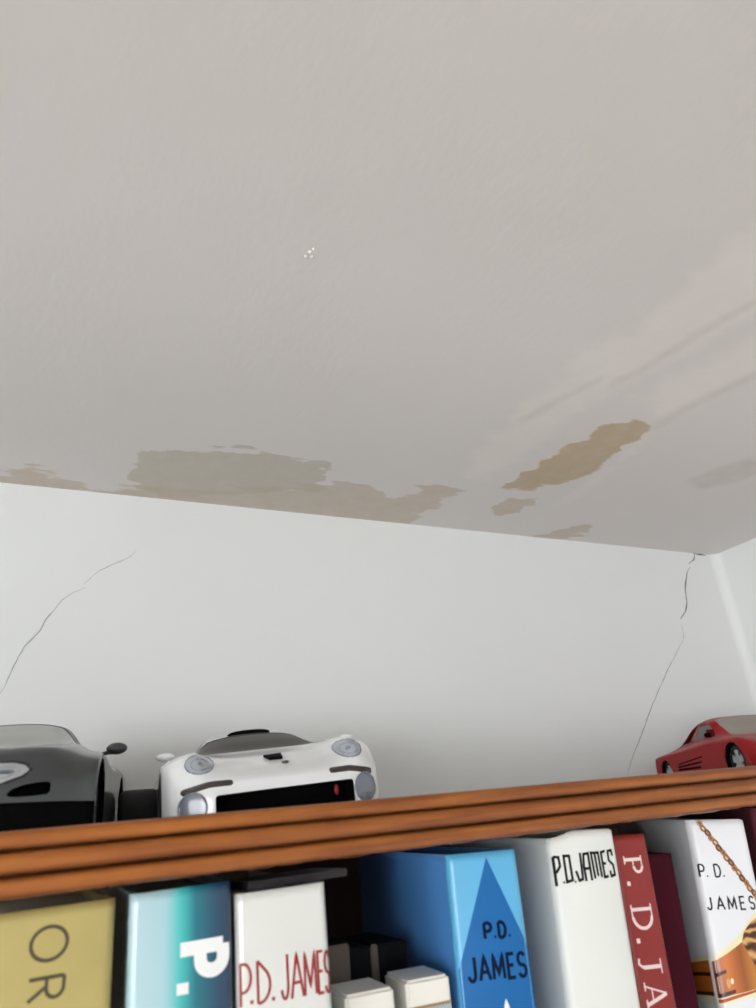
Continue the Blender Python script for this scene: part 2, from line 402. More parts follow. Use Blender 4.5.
bevbox('back_panel', BX0, BX1, D - .016, D - .005, .02, ZB - .016, plain('shaded_back_panel', (44, 26, 16), .7), bc, 0)  # dark brown carries the deep shade behind the books

# ------------------------------------------------------------------ lettering
def arc(cx, cy, rx, ry, a0, a1, n=12):
    return [(cx + rx * math.cos(math.radians(a0 + (a1 - a0) * i / n)), cy + ry * math.sin(math.radians(a0 + (a1 - a0) * i / n))) for i in range(n + 1)]
G = {
 'P': [(1, [(0, 0), (0, 1)]), (1, [(0, 1), (.5, 1)] + arc(.5, .73, .5, .27, 90, -90)[1:] + [(0, .46)])],
 'D': [(1, [(0, 0), (0, 1)]), (1, [(0, 1), (.4, 1)] + arc(.4, .5, .6, .5, 90, -90)[1:] + [(0, 0)])],
 'J': [(1, [(.85, 1), (.85, .28)] + arc(.42, .28, .43, .28, 0, -165)[1:])],
 'A': [(1, [(0, 0), (.5, 1), (1, 0)]), (1, [(.18, .34), (.82, .34)])],
 'M': [(1, [(0, 0), (.06, 1), (.5, .2), (.94, 1), (1, 0)])],
 'E': [(1, [(1, 1), (0, 1), (0, 0), (1, 0)]), (1, [(0, .52), (.85, .52)])],
 'S': [(1, arc(.5, .745, .45, .255, 25, 270) + arc(.5, .25, .48, .25, 90, -160)[1:])],
 'O': [(1, arc(.5, .5, .5, .5, 0, 360, 32))],
 'R': [(1, [(0, 0), (0, 1)]), (1, [(0, 1), (.5, 1)] + arc(.5, .75, .45, .25, 90, -90)[1:] + [(0, .5)]), (1, [(.4, .5), (1, 0)])],
}
GS = {  # serif
 'P': [(1.5, [(.12, 0), (.12, 1)]), (.7, [(.12, .97), (.5, .97)]), (1.25, arc(.5, .73, .42, .25, 85, -85)), (.7, [(.5, .48), (.12, .48)]), (.7, [(-.12, .03), (.4, .03)]), (.7, [(-.12, .97), (.2, .97)])],
 'D': [(1.5, [(.12, 0), (.12, 1)]), (.7, [(-.1, .97), (.45, .97)]), (1.4, arc(.4, .5, .55, .46, 85, -85)), (.7, [(-.1, .03), (.45, .03)])],
 'J': [(1.6, [(.5, 1), (.5, .1)]), (.7, [(.1, .97), (.9, .97)]), (1.0, [(.5, .1), (.3, -.08), (0, -.05)])],
 'A': [(.7, [(.08, 0), (.5, 1)]), (1.5, [(.5, 1), (.95, 0)]), (.6, [(.22, .32), (.8, .32)]), (.7, [(-.1, .02), (.3, .02)]), (.7, [(.7, .02), (1.15, .02)])],
 'M': [(.7, [(.08, 0), (.1, 1)]), (1.5, [(.1, 1), (.5, .1)]), (.7, [(.5, .1), (.88, 1)]), (1.5, [(.88, 1), (.92, 0)]), (.7, [(-.1, .03), (.25, .03)]), (.7, [(.72, .03), (1.1, .03)])],
 'E': [(1.5, [(.12, 0), (.12, 1)]), (.7, [(-.1, .97), (.95, .97)]), (.7, [(.12, .5), (.7, .5)]), (.7, [(-.1, .03), (1, .03)])],
 'S': [(1.1, G['S'][0][1])],
}
GD = {  # narrow angular display letters
 'P': [(1, [(.05, -.12), (0, 1)]), (1, [(0, 1), (.85, .97), (.95, .62), (.2, .38)])],
 'D': [(1, [(.05, 0), (0, 1), (.85, .98), (.95, .05), (.05, 0)])],
 'J': [(1, [(1, 1.05), (.95, .04), (.35, 0), (0, .38)])],
 'A': [(1, [(.1, -.05), (0, .5), (.15, .98), (.9, 1), (1, -.05)]), (1, [(0, .42), (.95, .42)])],
 'M': [(1, [(.12, 0), (0, 1), (.45, .98), (.55, .08)]), (1, [(.45, .98), (.9, .98), (1, .02)])],
 'E': [(1, [(.95, 1), (0, .97), (.08, 0), (1, .02)]), (1, [(.03, .52), (.8, .52)])],
 'S': [(1, [(1, .78), (.85, 1), (.1, .98), (.05, .62), (.9, .42), (.95, .04), (.15, 0), (.05, .22)])],
}
def stroke(pts, hw):
    """polyline -> strip of quads (2-d), subdivided"""
    P = []
    for a, b in zip(pts[:-1], pts[1:]):
        n = max(1, int(math.hypot(b[0] - a[0], b[1] - a[1]) / 1.2))
        for k in range(n): P.append((a[0] + (b[0] - a[0]) * k / n, a[1] + (b[1] - a[1]) * k / n))
    P.append(pts[-1]); P = np.array(P, float)
    closed = np.allclose(P[0], P[-1])
    V = []; n = len(P)
    for i in range(n):
        if closed and i in (0, n - 1): d0 = P[1] - P[0]; d1 = P[-1] - P[-2]
        else:
            d0 = P[min(i + 1, n - 1)] - P[min(i, n - 2)]; d1 = P[max(i, 1)] - P[max(i - 1, 0)]
        n0 = np.array([-d0[1], d0[0]]) / (np.linalg.norm(d0) + 1e-9); n1 = np.array([-d1[1], d1[0]]) / (np.linalg.norm(d1) + 1e-9)
        m = n0 + n1; m = m / (np.linalg.norm(m) + 1e-9); k = 1 / max(.5, m @ n0)
        V += [P[i] + m * hw * k, P[i] - m * hw * k]
    return V, [(2 * i, 2 * i + 1, 2 * i + 3, 2 * i + 2) for i in range(n - 1)]

# ------------------------------------------------------------------ books
M_page = plain('page_paper', (222, 212, 190), .9, scale=400, var=.05)
M_dark = plain('dark_board', (30, 26, 28), .7)
class Book:
    """local frame in mm: x across the spine, y into the shelf, z up, origin at the spine's top left; sits in world via an Empty at its base"""
    def __init__(s, name, O, yaw, lean, wd, dep, mat, label, bulge=1.5, top=None, page=M_page, shear=0., group='novels standing on the shelf under the cars', r=2.0):
        th = math.radians(lean); a = math.radians(yaw)
        s.w, s.b = wd, bulge; s.r = r
        hh = ((O[2] + .262) * 1000 - wd * math.sin(abs(th))) / math.cos(th)
        s.h = hh
        e = Vector((math.cos(a), -math.sin(a), 0)); n = Vector((math.sin(a), math.cos(a), 0)); z = Vector((0, 0, 1))
        R = e * math.cos(th) - z * math.sin(th); U = e * math.sin(th) + z * math.cos(th)
        mt = Matrix.Identity(4)
        org = Vector((O[0], O[1], EZ + O[2])) - U * hh / 1000
        for i in range(3): mt[i][0] = R[i]; mt[i][1] = n[i]; mt[i][2] = U[i]; mt[i][3] = org[i]
        s.root = bpy.data.objects.new(name, None); col.objects.link(s.root); s.root.matrix_world = mt; s.root.empty_display_size = .02
        tag(s.root, label, 'book', group)
        # cover: U-shaped shell, closed
        pl = [(0, dep), (0, dep * .5), (0, 8), (0, r + 2)]
        for k in range(25):
            q = k / 24; pl.append((wd * q, s.yb(wd * q)))
        pl += [(wd, r + 2), (wd, 8), (wd, dep * .5), (wd, dep)]
        pl = np.array(pl); t = np.gradient(pl, axis=0); t /= np.linalg.norm(t, axis=1)[:, None]
        inn = pl + np.stack([-t[:, 1], t[:, 0]], 1) * -1 * np.array([[-1, -1]]) * 2.0
        inn[:, 0] = np.clip(inn[:, 0], 2, wd - 2)
        zs = np.array([0, .25, .5, .75, .88, .95, .985, 1.0]) * hh
        V = []; F = []; n_ = len(pl); nz = len(zs)
        for ring in (pl, inn):
            for zz_ in zs:
                for q in ring:
                    zt = zz_
                    if top is not None and zz_ > .5 * hh: zt = zz_ + top(q[0], q[1]) * (zz_ / hh - .5) * 2
                    V.append((q[0] / 1000, q[1] / 1000, zt / 1000))
        I = lambda r_, k, i: r_ * nz * n_ + k * n_ + i
        for k in range(nz - 1):
            for i in range(n_ - 1):
                F.append((I(0, k, i), I(0, k, i + 1), I(0, k + 1, i + 1), I(0, k + 1, i)))
                F.append((I(1, k, i), I(1, k + 1, i), I(1, k + 1, i + 1), I(1, k, i + 1)))
            for i in (0, n_ - 1):
                F.append((I(0, k, i), I(0, k + 1, i), I(1, k + 1, i), I(1, k, i)))
        for i in range(n_ - 1):
            F.append((I(0, nz - 1, i), I(0, nz - 1, i + 1), I(1, nz - 1, i + 1), I(1, nz - 1, i)))
            F.append((I(0, 0, i), I(1, 0, i), I(1, 0, i + 1), I(0, 0, i + 1)))
        V = [(a_ - shear * max(0., b_ - .004), b_, c_) for a_, b_, c_ in V]
        s.cover = mesh('cover', V, F, mat, s.root, False)
        me = s.cover.data
        for p in me.polygons:
            p.use_smooth = abs(p.normal.z) < .5
        pb = bevbox('page_block', .0022, (wd - 2.2) / 1000, .004, (dep - 4) / 1000, .003, (hh - 4) / 1000, page, s.root, 0)
        for q in pb.data.vertices: q.co.x -= shear * max(0., q.co.y - .004)
    def yb(s, x):
        q = 2 * x / s.w - 1
        e_ = max(0., 1 - (s.w / 2 - abs(x - s.w / 2)) / s.r)
        return -s.b * (1 - q * q) + s.r * (1 - math.sqrt(max(0, 1 - e_ * e_)))
    def pt(s, x, t, off=.12):
        xx = min(max(x, .05), s.w - .05)
        return (xx / 1000, (s.yb(xx) - off) / 1000, (s.h - t) / 1000)
    def decal(s, name, V2, F, mat, off=.12):
        return mesh(name, [s.pt(v[0], v[1], off) for v in V2], F, mat, s.cover)
    def text(s, name, items, hw, mat, glyphs=G, rot=False, skew=0.):
        """items: (char, x0, x1, t0, t1); upright: x0..x1 is the letter's width, t0 top, t1 foot; rot: x0 foot, x1 head, t0..t1 the width, read downwards"""
        V2 = []; F2 = []
        for ch, x0, x1, t0, t1 in items:
            if ch == '.':
                n = len(V2); V2 += [(x0, t0), (x1, t0), (x1, t1), (x0, t1)]; F2.append((n, n + 1, n + 2, n + 3)); continue
            for wgt, pl in glyphs[ch]:
                if rot: pts = [(x0 + (x1 - x0) * v, t0 + (t1 - t0) * u) for u, v in pl]
                else: pts = [(x0 + (x1 - x0) * u, t1 - (t1 - t0) * v + skew * (x0 + (x1 - x0) * u)) for u, v in pl]
                v, f = stroke(pts, hw * wgt); n = len(V2); V2 += [tuple(q) for q in v]; F2 += [tuple(i + n for i in q) for q in f]
        return s.decal(name, V2, F2, mat)
    def poly(s, name, pts, mat, off=.08):
        """horizontally sliced polygon (x,t) so that it follows the rounded spine"""
        pts = np.array(pts, float); V2 = []; F2 = []
        xs = np.unique(np.concatenate([np.linspace(pts[:, 0].min(), pts[:, 0].max(), 22), pts[:, 0]]))
        prev = None
        for x in xs:
            x_ = min(max(x, xs[0] + 1e-4), xs[-1] - 1e-4); hits = []
            for a, b in zip(pts, np.roll(pts, -1, 0)):
                if (a[0] - x_) * (b[0] - x_) < 0: hits.append(a[1] + (b[1] - a[1]) * (x_ - a[0]) / (b[0] - a[0]))
                elif a[0] == x_: hits.append(a[1])
            if not hits: continue
            n = len(V2); V2 += [(x, min(hits)), (x, max(hits))]
            if prev is not None: F2.append((prev, prev + 1, n + 1, n))
            prev = n
        return s.decal(name, V2, F2, mat, off)

M_ink = plain('black_ink', (26, 25, 25), .6, var=.02, spec=.1)
M_whiteink = plain('white_print', (238, 238, 236), .45, var=.02)

M_gold = plain('gold_jacket', (184, 168, 104), .42, metal=.15, scale=60, var=.1)
b1 = Book('book', (-.0035, .311, -.0196), 0, -.4, 44, 150, M_gold, 'pale gold book with dark O R lettering at the far left of the shelf', bulge=1.0)
b1.text('lettering', [('O', 16.6, 28.2, 6.0, 16.2), ('R', 17, 28.0, 21.3, 27.6)], .62, plain('brown_ink', (78, 68, 44), .5), rot=True)

M_teal = ramp_mat('teal_jacket', [(0., (180, 208, 214)), (.32, (168, 204, 210)), (.47, (70, 190, 188)), (.62, (28, 112, 128)), (.85, (24, 62, 92)), (1., (20, 46, 72))], 0, 0, .0385, rough=.3)
b2 = Book('book', (.0456, .311, -.0188), 4, -.7, 37.8, 150, M_teal, 'pale blue to dark teal book with a large white P on its spine', bulge=1.0)
b2.text('lettering', [('P', 18.2, 34.0, 20.6, 28.6), ('.', 17.0, 21.2, 31.0, 34.6)], 2.35, M_whiteink, rot=True)

M_white3 = plain('glossy_white_jacket', (218, 218, 212), .22, var=.03, coat=.4, scale=25)
b3 = Book('book', (.0850, .309, -.0235), 5, -.7, 36.8, 150, M_white3, 'glossy white book with thin red P.D. JAMES lettering', bulge=1.2)
M_red_ink = plain('red_ink', (150, 40, 40), .45)
G3 = dict(G); G3['P'] = [(1, [(0, 0), (0, 1)]), (1, [(0, 1)] + arc(.25, .66, .75, .34, 80, -80)[1:] + [(0, .3)])]
G3['D'] = [(1, [(0, 0), (0, 1)]), (1, [(0, 1)] + arc(.1, .42, .9, .42, 70, -85)[1:] + [(0, 0)])]
b3.text('lettering', [('P', 1.2, 5.0, 23.6, 37.2), ('.', 4.6, 5.8, 35.6, 36.8), ('D', 7.6, 12.2, 23.4, 37.0), ('.', 12.7, 13.9, 35.8, 37.0),
                      ('J', 16.6, 19.6, 22.8, 37.2), ('A', 20.4, 25.2, 23.2, 37.6), ('M', 25.8, 30.4, 23.6, 37.6), ('E', 31.4, 33.6, 24.0, 37.8), ('S', 34.2, 36.4, 24.4, 38.0)], .5, M_red_ink, G3)

M_blue = plain('sky_blue_jacket', (92, 172, 214), .35, var=.04, coat=.12)
M_bluec = plain('cobalt_blue_cover', (84, 146, 212), .32, var=.05, coat=.2)
b5 = Book('book', (.1877, .318, -.0200), 18, 1.17, 34.0, 138, [M_blue, M_bluec], 'light blue book with a darker blue triangle and P. D. JAMES on its spine', bulge=1.4, shear=.19)
for p_ in b5.cover.data.polygons:                                   # the boards are printed in a deeper blue than the spine
    if p_.center.y > .0035: p_.material_index = 1
M_tri = plain('deep_blue_print', (20, 98, 160), .45, var=.03, coat=.0, spec=.3)
b5.poly('triangle_print', [(18.6, 2.2), (33.6, 39.5), (33.6, b5.h - 2), (.6, b5.h - 2), (.6, 46.0)], M_tri)
M_navy = plain('navy_ink', (10, 24, 52), .6, spec=.1)
b5.text('lettering', [('P', 13.9, 17.0, 28.8, 34.8), ('.', 18.2, 19.1, 33.9, 34.9), ('D', 20.6, 23.7, 28.9, 34.9), ('.', 25.0, 25.9, 34.0, 35.0),
                      ('J', 4.8, 8.3, 41.4, 50.4), ('A', 9.8, 14.4, 41.4, 50.4), ('M', 16.0, 20.9, 41.4, 50.4), ('E', 22.9, 26.0, 41.5, 50.5), ('S', 27.7, 31.3, 41.6, 50.6)], .72, M_navy)
b5.text('title_lettering', [('A', 17.2, 23.0, 59.3, 72.0)], .8, M_whiteink)

M_white6 = plain('cream_white_jacket', (222, 223, 216), .5, var=.03, coat=.0, scale=20)
b6 = Book('book', (.2440, .3125, -.0185), 12, 2.9, 37.0, 150, M_white6, 'thick creamy white book with narrow black P.D.JAMES at the top',
          bulge=2.2, top=lambda x, y: (3.2 * min(1, max(0, x / 12.)) ** 1.5 - .9 * (x > 35)) , r=2.2)
ch = 'PDJAMES'; xs6 = [(1.2, 4.2), (6.4, 9.6), (11.8, 15.0), (16.2, 19.6), (21.0, 25.4), (26.8, 29.4), (30.6, 33.4)]
b6.text('lettering', [(c, a, b_, 8.2, 19.6) for c, (a, b_) in zip(ch, xs6)] + [('.', 4.6, 5.5, 18.9, 19.8), ('.', 10.3, 11.2, 18.9, 19.8)], .62, M_ink, GD, skew=-.05)

M_redc = plain('brick_red_jacket', (132, 34, 30), .5, var=.06, coat=.05)
b7 = Book('book', (.2842, .312, -.0209), 12, 2.36, 20.5, 148, M_redc, 'thin brick red book with white serif letters reading downwards', bulge=.8)
b7.text('lettering', [('P', 4.6, 14.8, 10.6, 17.8), ('.', 4.4, 6.2, 21.3, 23.2), ('D', 3.9, 15.4, 32.6, 42.6), ('.', 4.2, 6.0, 46.2, 48.2), ('J', 4.2, 15.4, 54.5, 62.2), ('A', 4.0, 15.4, 65.2, 74.0), ('M', 4, 15.4, 78, 90), ('E', 4, 15.4, 94, 101), ('S', 4, 15.4, 105, 112)], .52, plain('rose_white_print', (226, 206, 200), .5), GS, rot=True)

M_mar = plain('dark_maroon_cloth', (62, 8, 26), .8, var=.08, scale=300, spec=.15)
b8 = Book('book', (.3225, .3365, -.0337), 15, 3.4, 22.5, 125, M_mar, 'short dark maroon book tucked between the red book and the rope-chain book', bulge=.8)

M_white9 = plain('white_photo_jacket', (226, 227, 229), .45, var=.02, coat=.05)
b9 = Book('book', (.3556, .325, -.0189), 28, 4.0, 33.0, 150, M_white9, 'white book with a gold rope chain, a wooden gavel picture and P. D. JAMES', bulge=2.0, top=lambda x, y: -1.6 * max(0, (x - 28.5) / 4.5) ** 2, r=3)
b9.text('lettering', [('P', 1.6, 4.2, 23.0, 29.2), ('.', 5.0, 5.8, 28.4, 29.2), ('D', 9.6, 12.6, 23.0, 29.2), ('.', 13.8, 14.6, 28.4, 29.2),
                      ('J', 2.6, 5.0, 39.2, 45.2), ('A', 7.6, 11.4, 39.2, 45.2), ('M', 13.6, 17.6, 39.2, 45.2), ('E', 20.2, 22.8, 39.2, 45.2), ('S', 25.4, 28.2, 39.2, 45.2)], .46, plain('grey_ink', (46, 46, 50), .6, spec=.1))
M_halo = plain('pale_yellow_print', (232, 224, 184), .3); M_woodp = ramp_mat('wood_picture_print', [(0, (120, 58, 16)), (.2, (206, 112, 30)), (.45, (150, 80, 32)), (.6, (188, 122, 48)), (.8, (126, 76, 40)), (1, (92, 54, 30))], 0, 0, .033)
M_brownp = plain('brown_print', (96, 52, 26), .35)
def carved_mat():
    m, nt, b = newmat('carved_gold_print'); N = nt.nodes; L = nt.links
    tc = N.new('ShaderNodeTexCoord'); wv = N.new('ShaderNodeTexWave'); wv.inputs['Scale'].default_value = 60; wv.inputs['Distortion'].default_value = 7; wv.inputs['Detail'].default_value = 3; wv.inputs['Detail Scale'].default_value = 1.4
    wv.bands_direction = 'Z'; L.new(tc.outputs['Object'], wv.inputs['Vector'])
    cr = N.new('ShaderNodeValToRGB'); e = cr.color_ramp.elements
    e[0].position = .1; e[0].color = S((66, 34, 16)); e[1].position = .95; e[1].color = S((214, 168, 104)); q = e.new(.55); q.color = S((126, 76, 40))
    L.new(wv.outputs['Fac'], cr.inputs[0]); L.new(cr.outputs[0], b.inputs['Base Color']); b.inputs['Roughness'].default_value = .4
    return m
M_carved = carved_mat(); M_goldp = plain('gold_print', (206, 158, 88), .35); M_dkp = plain('umber_print', (58, 30, 18), .35)
b9.poly('picture_print', [(.2, 68.0), (9, 62.5), (16, 57.5), (22, 51.5), (28, 46.8), (32.8, 45.5), (32.8, 88), (16, 85.5), (.2, 90)], M_halo, .06)
b9.poly('picture_print', [(.2, 70.0), (8, 66.0), (17, 60.6), (20, 56.0), (24, 51.5), (29, 48.6), (32.8, 47.6), (32.8, 80), (20, 82), (8, 84.5), (.2, 86.5)], M_woodp, .09)
b9.poly('picture_print', [(17, 60.6), (19, 55.8), (24, 51.2), (29, 48.6), (32.8, 47.6), (32.8, 79), (26, 79.5), (21, 70)], M_carved, .11)
b9.poly('picture_print', [(.2, 75.5), (6, 73.2), (6, 74.8), (.2, 77.2)], M_dkp, .12)
b9.poly('picture_print', [(.2, 84.6), (9, 82.0), (9, 83.6), (.2, 86.6)], M_dkp, .12)
b9.poly('picture_print', [(.2, 87.2), (10, 84.4), (20, 82.2), (20, 83.2), (10, 85.8), (.2, 88.8)], plain('rust_print', (176, 70, 40), .4), .12)
for k, (x, t, rx, rt, m_) in enumerate([(6, 79.5, 1.0, 2.2, M_goldp), (8, 78.5, .8, 1.4, M_halo)]):
    a = np.linspace(0, 2 * math.pi, 15)[:-1]
    b9.decal('picture_print', [(x + rx * math.cos(q), t + rt * math.sin(q) - .35 * rx * math.cos(q)) for q in a], [tuple(range(14))], m_, .14)
# the picture carries on over the left board
def board_print(y0, y1, ta, tb, ta2, tb2, mat, off):
    mesh('picture_print', [(-off / 1000, y0 / 1000, (b9.h - ta) / 1000), (-off / 1000, y1 / 1000, (b9.h - ta2) / 1000), (-off / 1000, y1 / 1000, (b9.h - tb2) / 1000), (-off / 1000, y0 / 1000, (b9.h - tb) / 1000)], [(0, 1, 2, 3)], mat, b9.cover)
board_print(5.5, 60, 68.0, 90.0, 79.0, 97.0, M_halo, .08)
board_print(5.5, 60, 70.0, 86.5, 81.0, 95.0, plain('orange_wood_print', (190, 104, 34), .4, var=.25, scale=300), .11)
for q in (75.5, 84.6): board_print(5.5, 60, q, q + 1.8, q + 9.5, q + 11, M_dkp, .14)
M_rope1 = plain('rope_bronze_print', (172, 124, 82), .4); M_rope2 = plain('rope_umber_print', (140, 94, 58), .4); M_rope3 = plain('rope_glint_print', (222, 186, 140), .4)
# rope chain running diagonally over the spine
A, B_ = np.array([5.4, 0.6]), np.array([31.5, 41.5]); dv = (B_ - A) / np.linalg.norm(B_ - A); nv = np.array([-dv[1], dv[0]]); Ln = np.linalg.norm(B_ - A)
v, f = stroke([tuple(A), tuple((A + B_) / 2 + nv * -.4), tuple(B_)], 1.2); b9.decal('rope_print', v, f, plain('rope_brown_print', (150, 104, 62), .4), .10)
for k in range(16):
    c = A + dv * Ln * (k + .5) / 16 + nv * (.25 if k % 2 else -.25); a = np.linspace(0, 2 * math.pi, 13)[:-1]; rx = 2.1 if k % 3 else 1.8
    b9.decal('rope_print', [tuple(c + dv * rx * math.cos(q) + nv * 1.6 * math.sin(q)) for q in a], [tuple(range(12))], (M_rope1, M_rope2, M_brownp)[k % 3], .125 + .004 * (k % 3))
    b9.decal('rope_print', [tuple(c + dv * rx * .5 * math.cos(q) + nv * .5 * math.sin(q)) for q in a], [tuple(range(12))], (M_brownp, M_rope3, M_rope1)[k % 3], .15)

M_plum = plain('plum_cloth', (84, 38, 46), .8, var=.08, scale=250, spec=.15)
b10 = Book('book', (.4020, .318, -.0165), 31, 4.0, 30, 150, M_plum, 'dusky plum book at the right edge beyond the rope-chain book', bulge=1.0)

# booklet lying on top of the glossy white book, just under the shelf
M_purple = plain('dark_purple_paper', (30, 22, 28), .5, var=.1)
bk = bevbox('booklet', 0, .047, 0, .030, .0003, .0033, M_purple, None, .0004)
bk.location = (.0905, .3110, EZ - .0232); bk.rotation_euler = (0, 0, math.radians(8))
tag(bk, 'dark purple booklet lying flat on top of the glossy white book', 'booklet')

# slipcases and dark cases in the gap
M_case = plain('white_card', (230, 226, 216), .5, var=.03)
def weave_mat():
    m, nt, b = newmat('woven_label_print'); N = nt.nodes; L = nt.links
    tc = N.new('ShaderNodeTexCoord'); ck = N.new('ShaderNodeTexChecker'); ck.inputs['Scale'].default_value = 1400
    ck.inputs['Color1'].default_value = S((190, 196, 198)); ck.inputs['Color2'].default_value = S((132, 142, 148))
    L.new(tc.outputs['Object'], ck.inputs['Vector']); L.new(ck.outputs['Color'], b.inputs['Base Color']); b.inputs['Roughness'].default_value = .5
    return m
M_weave = weave_mat(); M_tan = plain('tan_rule_print', (150, 122, 84), .5)
def slipcase(x, y, z, wd, yaw, label):
    r = empty('slipcase', (x, y, ZL), math.radians(-yaw)); h = EZ + z - ZL
    tag(r, label, 'box', 'slipcases in the gap between the books')
    bevbox('case_body', 0, wd, 0, .027, .0003, h, M_case, r, .0012, 3)
    bevbox('label_print', .001, wd - .001, -.0002, .001, h - .12, h - .0105, M_weave, r, 0)
    bevbox('label_rule', .001, wd - .001, -.0003, .001, h - .0105, h - .0095, M_tan, r, 0)
slipcase(.1318, .316, -.0658, .0215, 4, 'white patterned slipcase standing right beside the glossy white book')
slipcase(.1612, .319, -.0660, .0205, 6, 'white patterned slipcase standing right beside the light blue book')
M_beige = plain('shaded_beige_card', (104, 94, 84), .8)  # beige darkened to hold the shade of the gap
def standup(name, x0, x1, y0, y1, ztop, mat, label, cat, grp=None):
    o = bevbox(name, 0, x1 - x0, 0, y1 - y0, 0, EZ + ztop - ZL, mat, None, .0006); o.location = (x0, y0, ZL + .0003)
    return tag(o, label, cat, grp)
M_blackc = plain('black_plastic', (8, 8, 9), .6, spec=.2)
standup('card_divider', .1340, .1478, .3460, .3480, -.0525, M_beige, 'wide beige card standing behind the slipcase next to the glossy white book', 'card')
standup('card_divider', .1640, .1678, .3580, .3600, -.0568, M_beige, 'narrow beige card strip between the two black cases', 'card')
standup('black_case', .1485, .1636, .3585, .40, -.0568, M_blackc, 'black case behind the slipcases, left of the narrow card strip', 'case', 'black cases behind the slipcases')
standup('black_case', .1682, .1835, .3585, .40, -.0572, M_blackc, 'black case behind the slipcases, right of the narrow card strip', 'case', 'black cases behind the slipcases')

# ------------------------------------------------------------------ model cars
def pchip(P, ks):
    """monotone cubic through rows of P (n, ...); ks subdivisions per interval"""
    P = np.asarray(P, float); d = np.diff(P, axis=0); n = len(P); mS = np.zeros_like(P)
    same = d[:-1] * d[1:] > 0
    h = np.where(same, 2 * d[:-1] * d[1:] / np.where(same, d[:-1] + d[1:], 1), 0)
    mS[1:-1] = h; mS[0] = d[0]; mS[-1] = d[-1]
    out = []; par = []
    for i in range(n - 1):
        for k in range(ks[i]):
            t = k / ks[i]; t2, t3 = t * t, t ** 3
            out.append((2 * t3 - 3 * t2 + 1) * P[i] + (t3 - 2 * t2 + t) * mS[i] + (-2 * t3 + 3 * t2) * P[i + 1] + (t3 - t2) * mS[i + 1]); par.append(i + t)
    out.append(P[-1]); par.append(n - 1)
    return np.array(out), np.array(par)
def car_surface(xs, profs, ku, kv):
    """xs: half stations (mm) from the centre line out; profs: (stations, points, 2) y,z. returns fine grid, station parameter (signed), profile parameter"""
    C = np.zeros((len(xs), len(profs[0]), 3))
    for i, x in enumerate(xs):
        for j, q in enumerate(profs[i]): C[i, j] = (x, q[0], q[1])
    full = np.concatenate([C[:0:-1] * np.array([-1, 1, 1]), C], 0)
    n = len(xs) - 1
    A, u = pchip(full, list(ku[::-1]) + list(ku)); u = u - n
    Bm, v = pchip(np.swapaxes(A, 0, 1), kv); Bm = np.swapaxes(Bm, 0, 1)
    return Bm, u, v
class Car:
    def __init__(s, grid, u, v, root):
        s.P = grid.reshape(-1, 3).copy(); s.nu, s.nv = grid.shape[:2]; s.root = root
        i, j = np.meshgrid(np.arange(s.nu - 1), np.arange(s.nv - 1), indexing='ij')
        s.F = np.stack([i * s.nv + j, (i + 1) * s.nv + j, (i + 1) * s.nv + j + 1, i * s.nv + j + 1], -1).reshape(-1, 4)
        s.fu = ((u[:-1] + u[1:]) / 2)[i.ravel()]; s.fv = ((v[:-1] + v[1:]) / 2)[j.ravel()]
        s.lab = np.array(['body'] * len(s.F), dtype=object)
    def cent(s): return s.P[s.F].mean(1)
    def cut(s, name, sdf, cond=None, axes=(0, 2), only='body', snap=True):
        """faces with sdf<0 become part `name`; their border is moved onto the outline (axes = the plane of the outline)"""
        c = s.cent(); ok = (s.lab == only) & (sdf(c) < 0)
        if cond is not None: ok &= cond(c)
        if snap and ok.any():
            a = np.unique(s.F[ok]); b = np.unique(s.F[(s.lab == only) & ~ok]); vi = np.intersect1d(a, b)
            Pv = s.P[vi]; d = sdf(Pv); g = np.zeros_like(Pv); e = .05
            for ax in axes:
                Q = Pv.copy(); Q[:, ax] += e; g[:, ax] = (sdf(Q) - d) / e
            g /= np.maximum(np.linalg.norm(g, axis=1), .3)[:, None]
            m = np.abs(d) < 1.6
            s.P[vi[m]] -= (d[:, None] * g)[m]
        s.lab[ok] = name
    def part(s, name, which, mat, depth=0., direction=(0, 1, 0), parent=None, smooth=True, lift=0.):
        fs = s.F[s.lab == which] if isinstance(which, str) else s.F[which]
        if len(fs) == 0: return None
        vi, inv = np.unique(fs, return_inverse=True); Fn = inv.reshape(-1, 4); V = s.P[vi] / 1000
        dv_ = np.array(direction, float)
        V = V + dv_ * lift / 1000
        F = [tuple(q) for q in Fn]
        if depth:
            from collections import Counter
            E = Counter(); Dn = {}
            for q in F:
                for a, b in zip(q, q[1:] + q[:1]): E[frozenset((a, b))] += 1; Dn[frozenset((a, b))] = (a, b)
            n = len(V); V = np.concatenate([V, V + dv_ * depth / 1000]); F = [tuple(i + n for i in q) for q in F]
            for k, c in E.items():
                if c == 1: a, b = Dn[k]; F.append((a, b, b + n, a + n))
        return mesh(name, V, F, mat, parent or s.root, smooth)
def ell(cx, cz, rx, rz, ang=0., mirror=True):
    ca, sa = math.cos(math.radians(ang)), math.sin(math.radians(ang))
    def f(P):
        x = (np.abs(P[:, 0]) if mirror else P[:, 0]) - cx; z = P[:, 2] - cz
        a = x * ca + z * sa; b = -x * sa + z * ca
        return (np.sqrt((a / rx) ** 2 + (b / rz) ** 2) - 1) * min(rx, rz)
    return f
def rbox(x0, x1, z0, z1, r, mirror=False):
    def f(P):
        x = np.abs(P[:, 0]) if mirror else P[:, 0]
        qx = np.abs(x - (x0 + x1) / 2) - (x1 - x0) / 2 + r; qz = np.abs(P[:, 2] - (z0 + z1) / 2) - (z1 - z0) / 2 + r
        return np.hypot(np.maximum(qx, 0), np.maximum(qz, 0)) + np.minimum(np.maximum(qx, qz), 0) - r
    return f
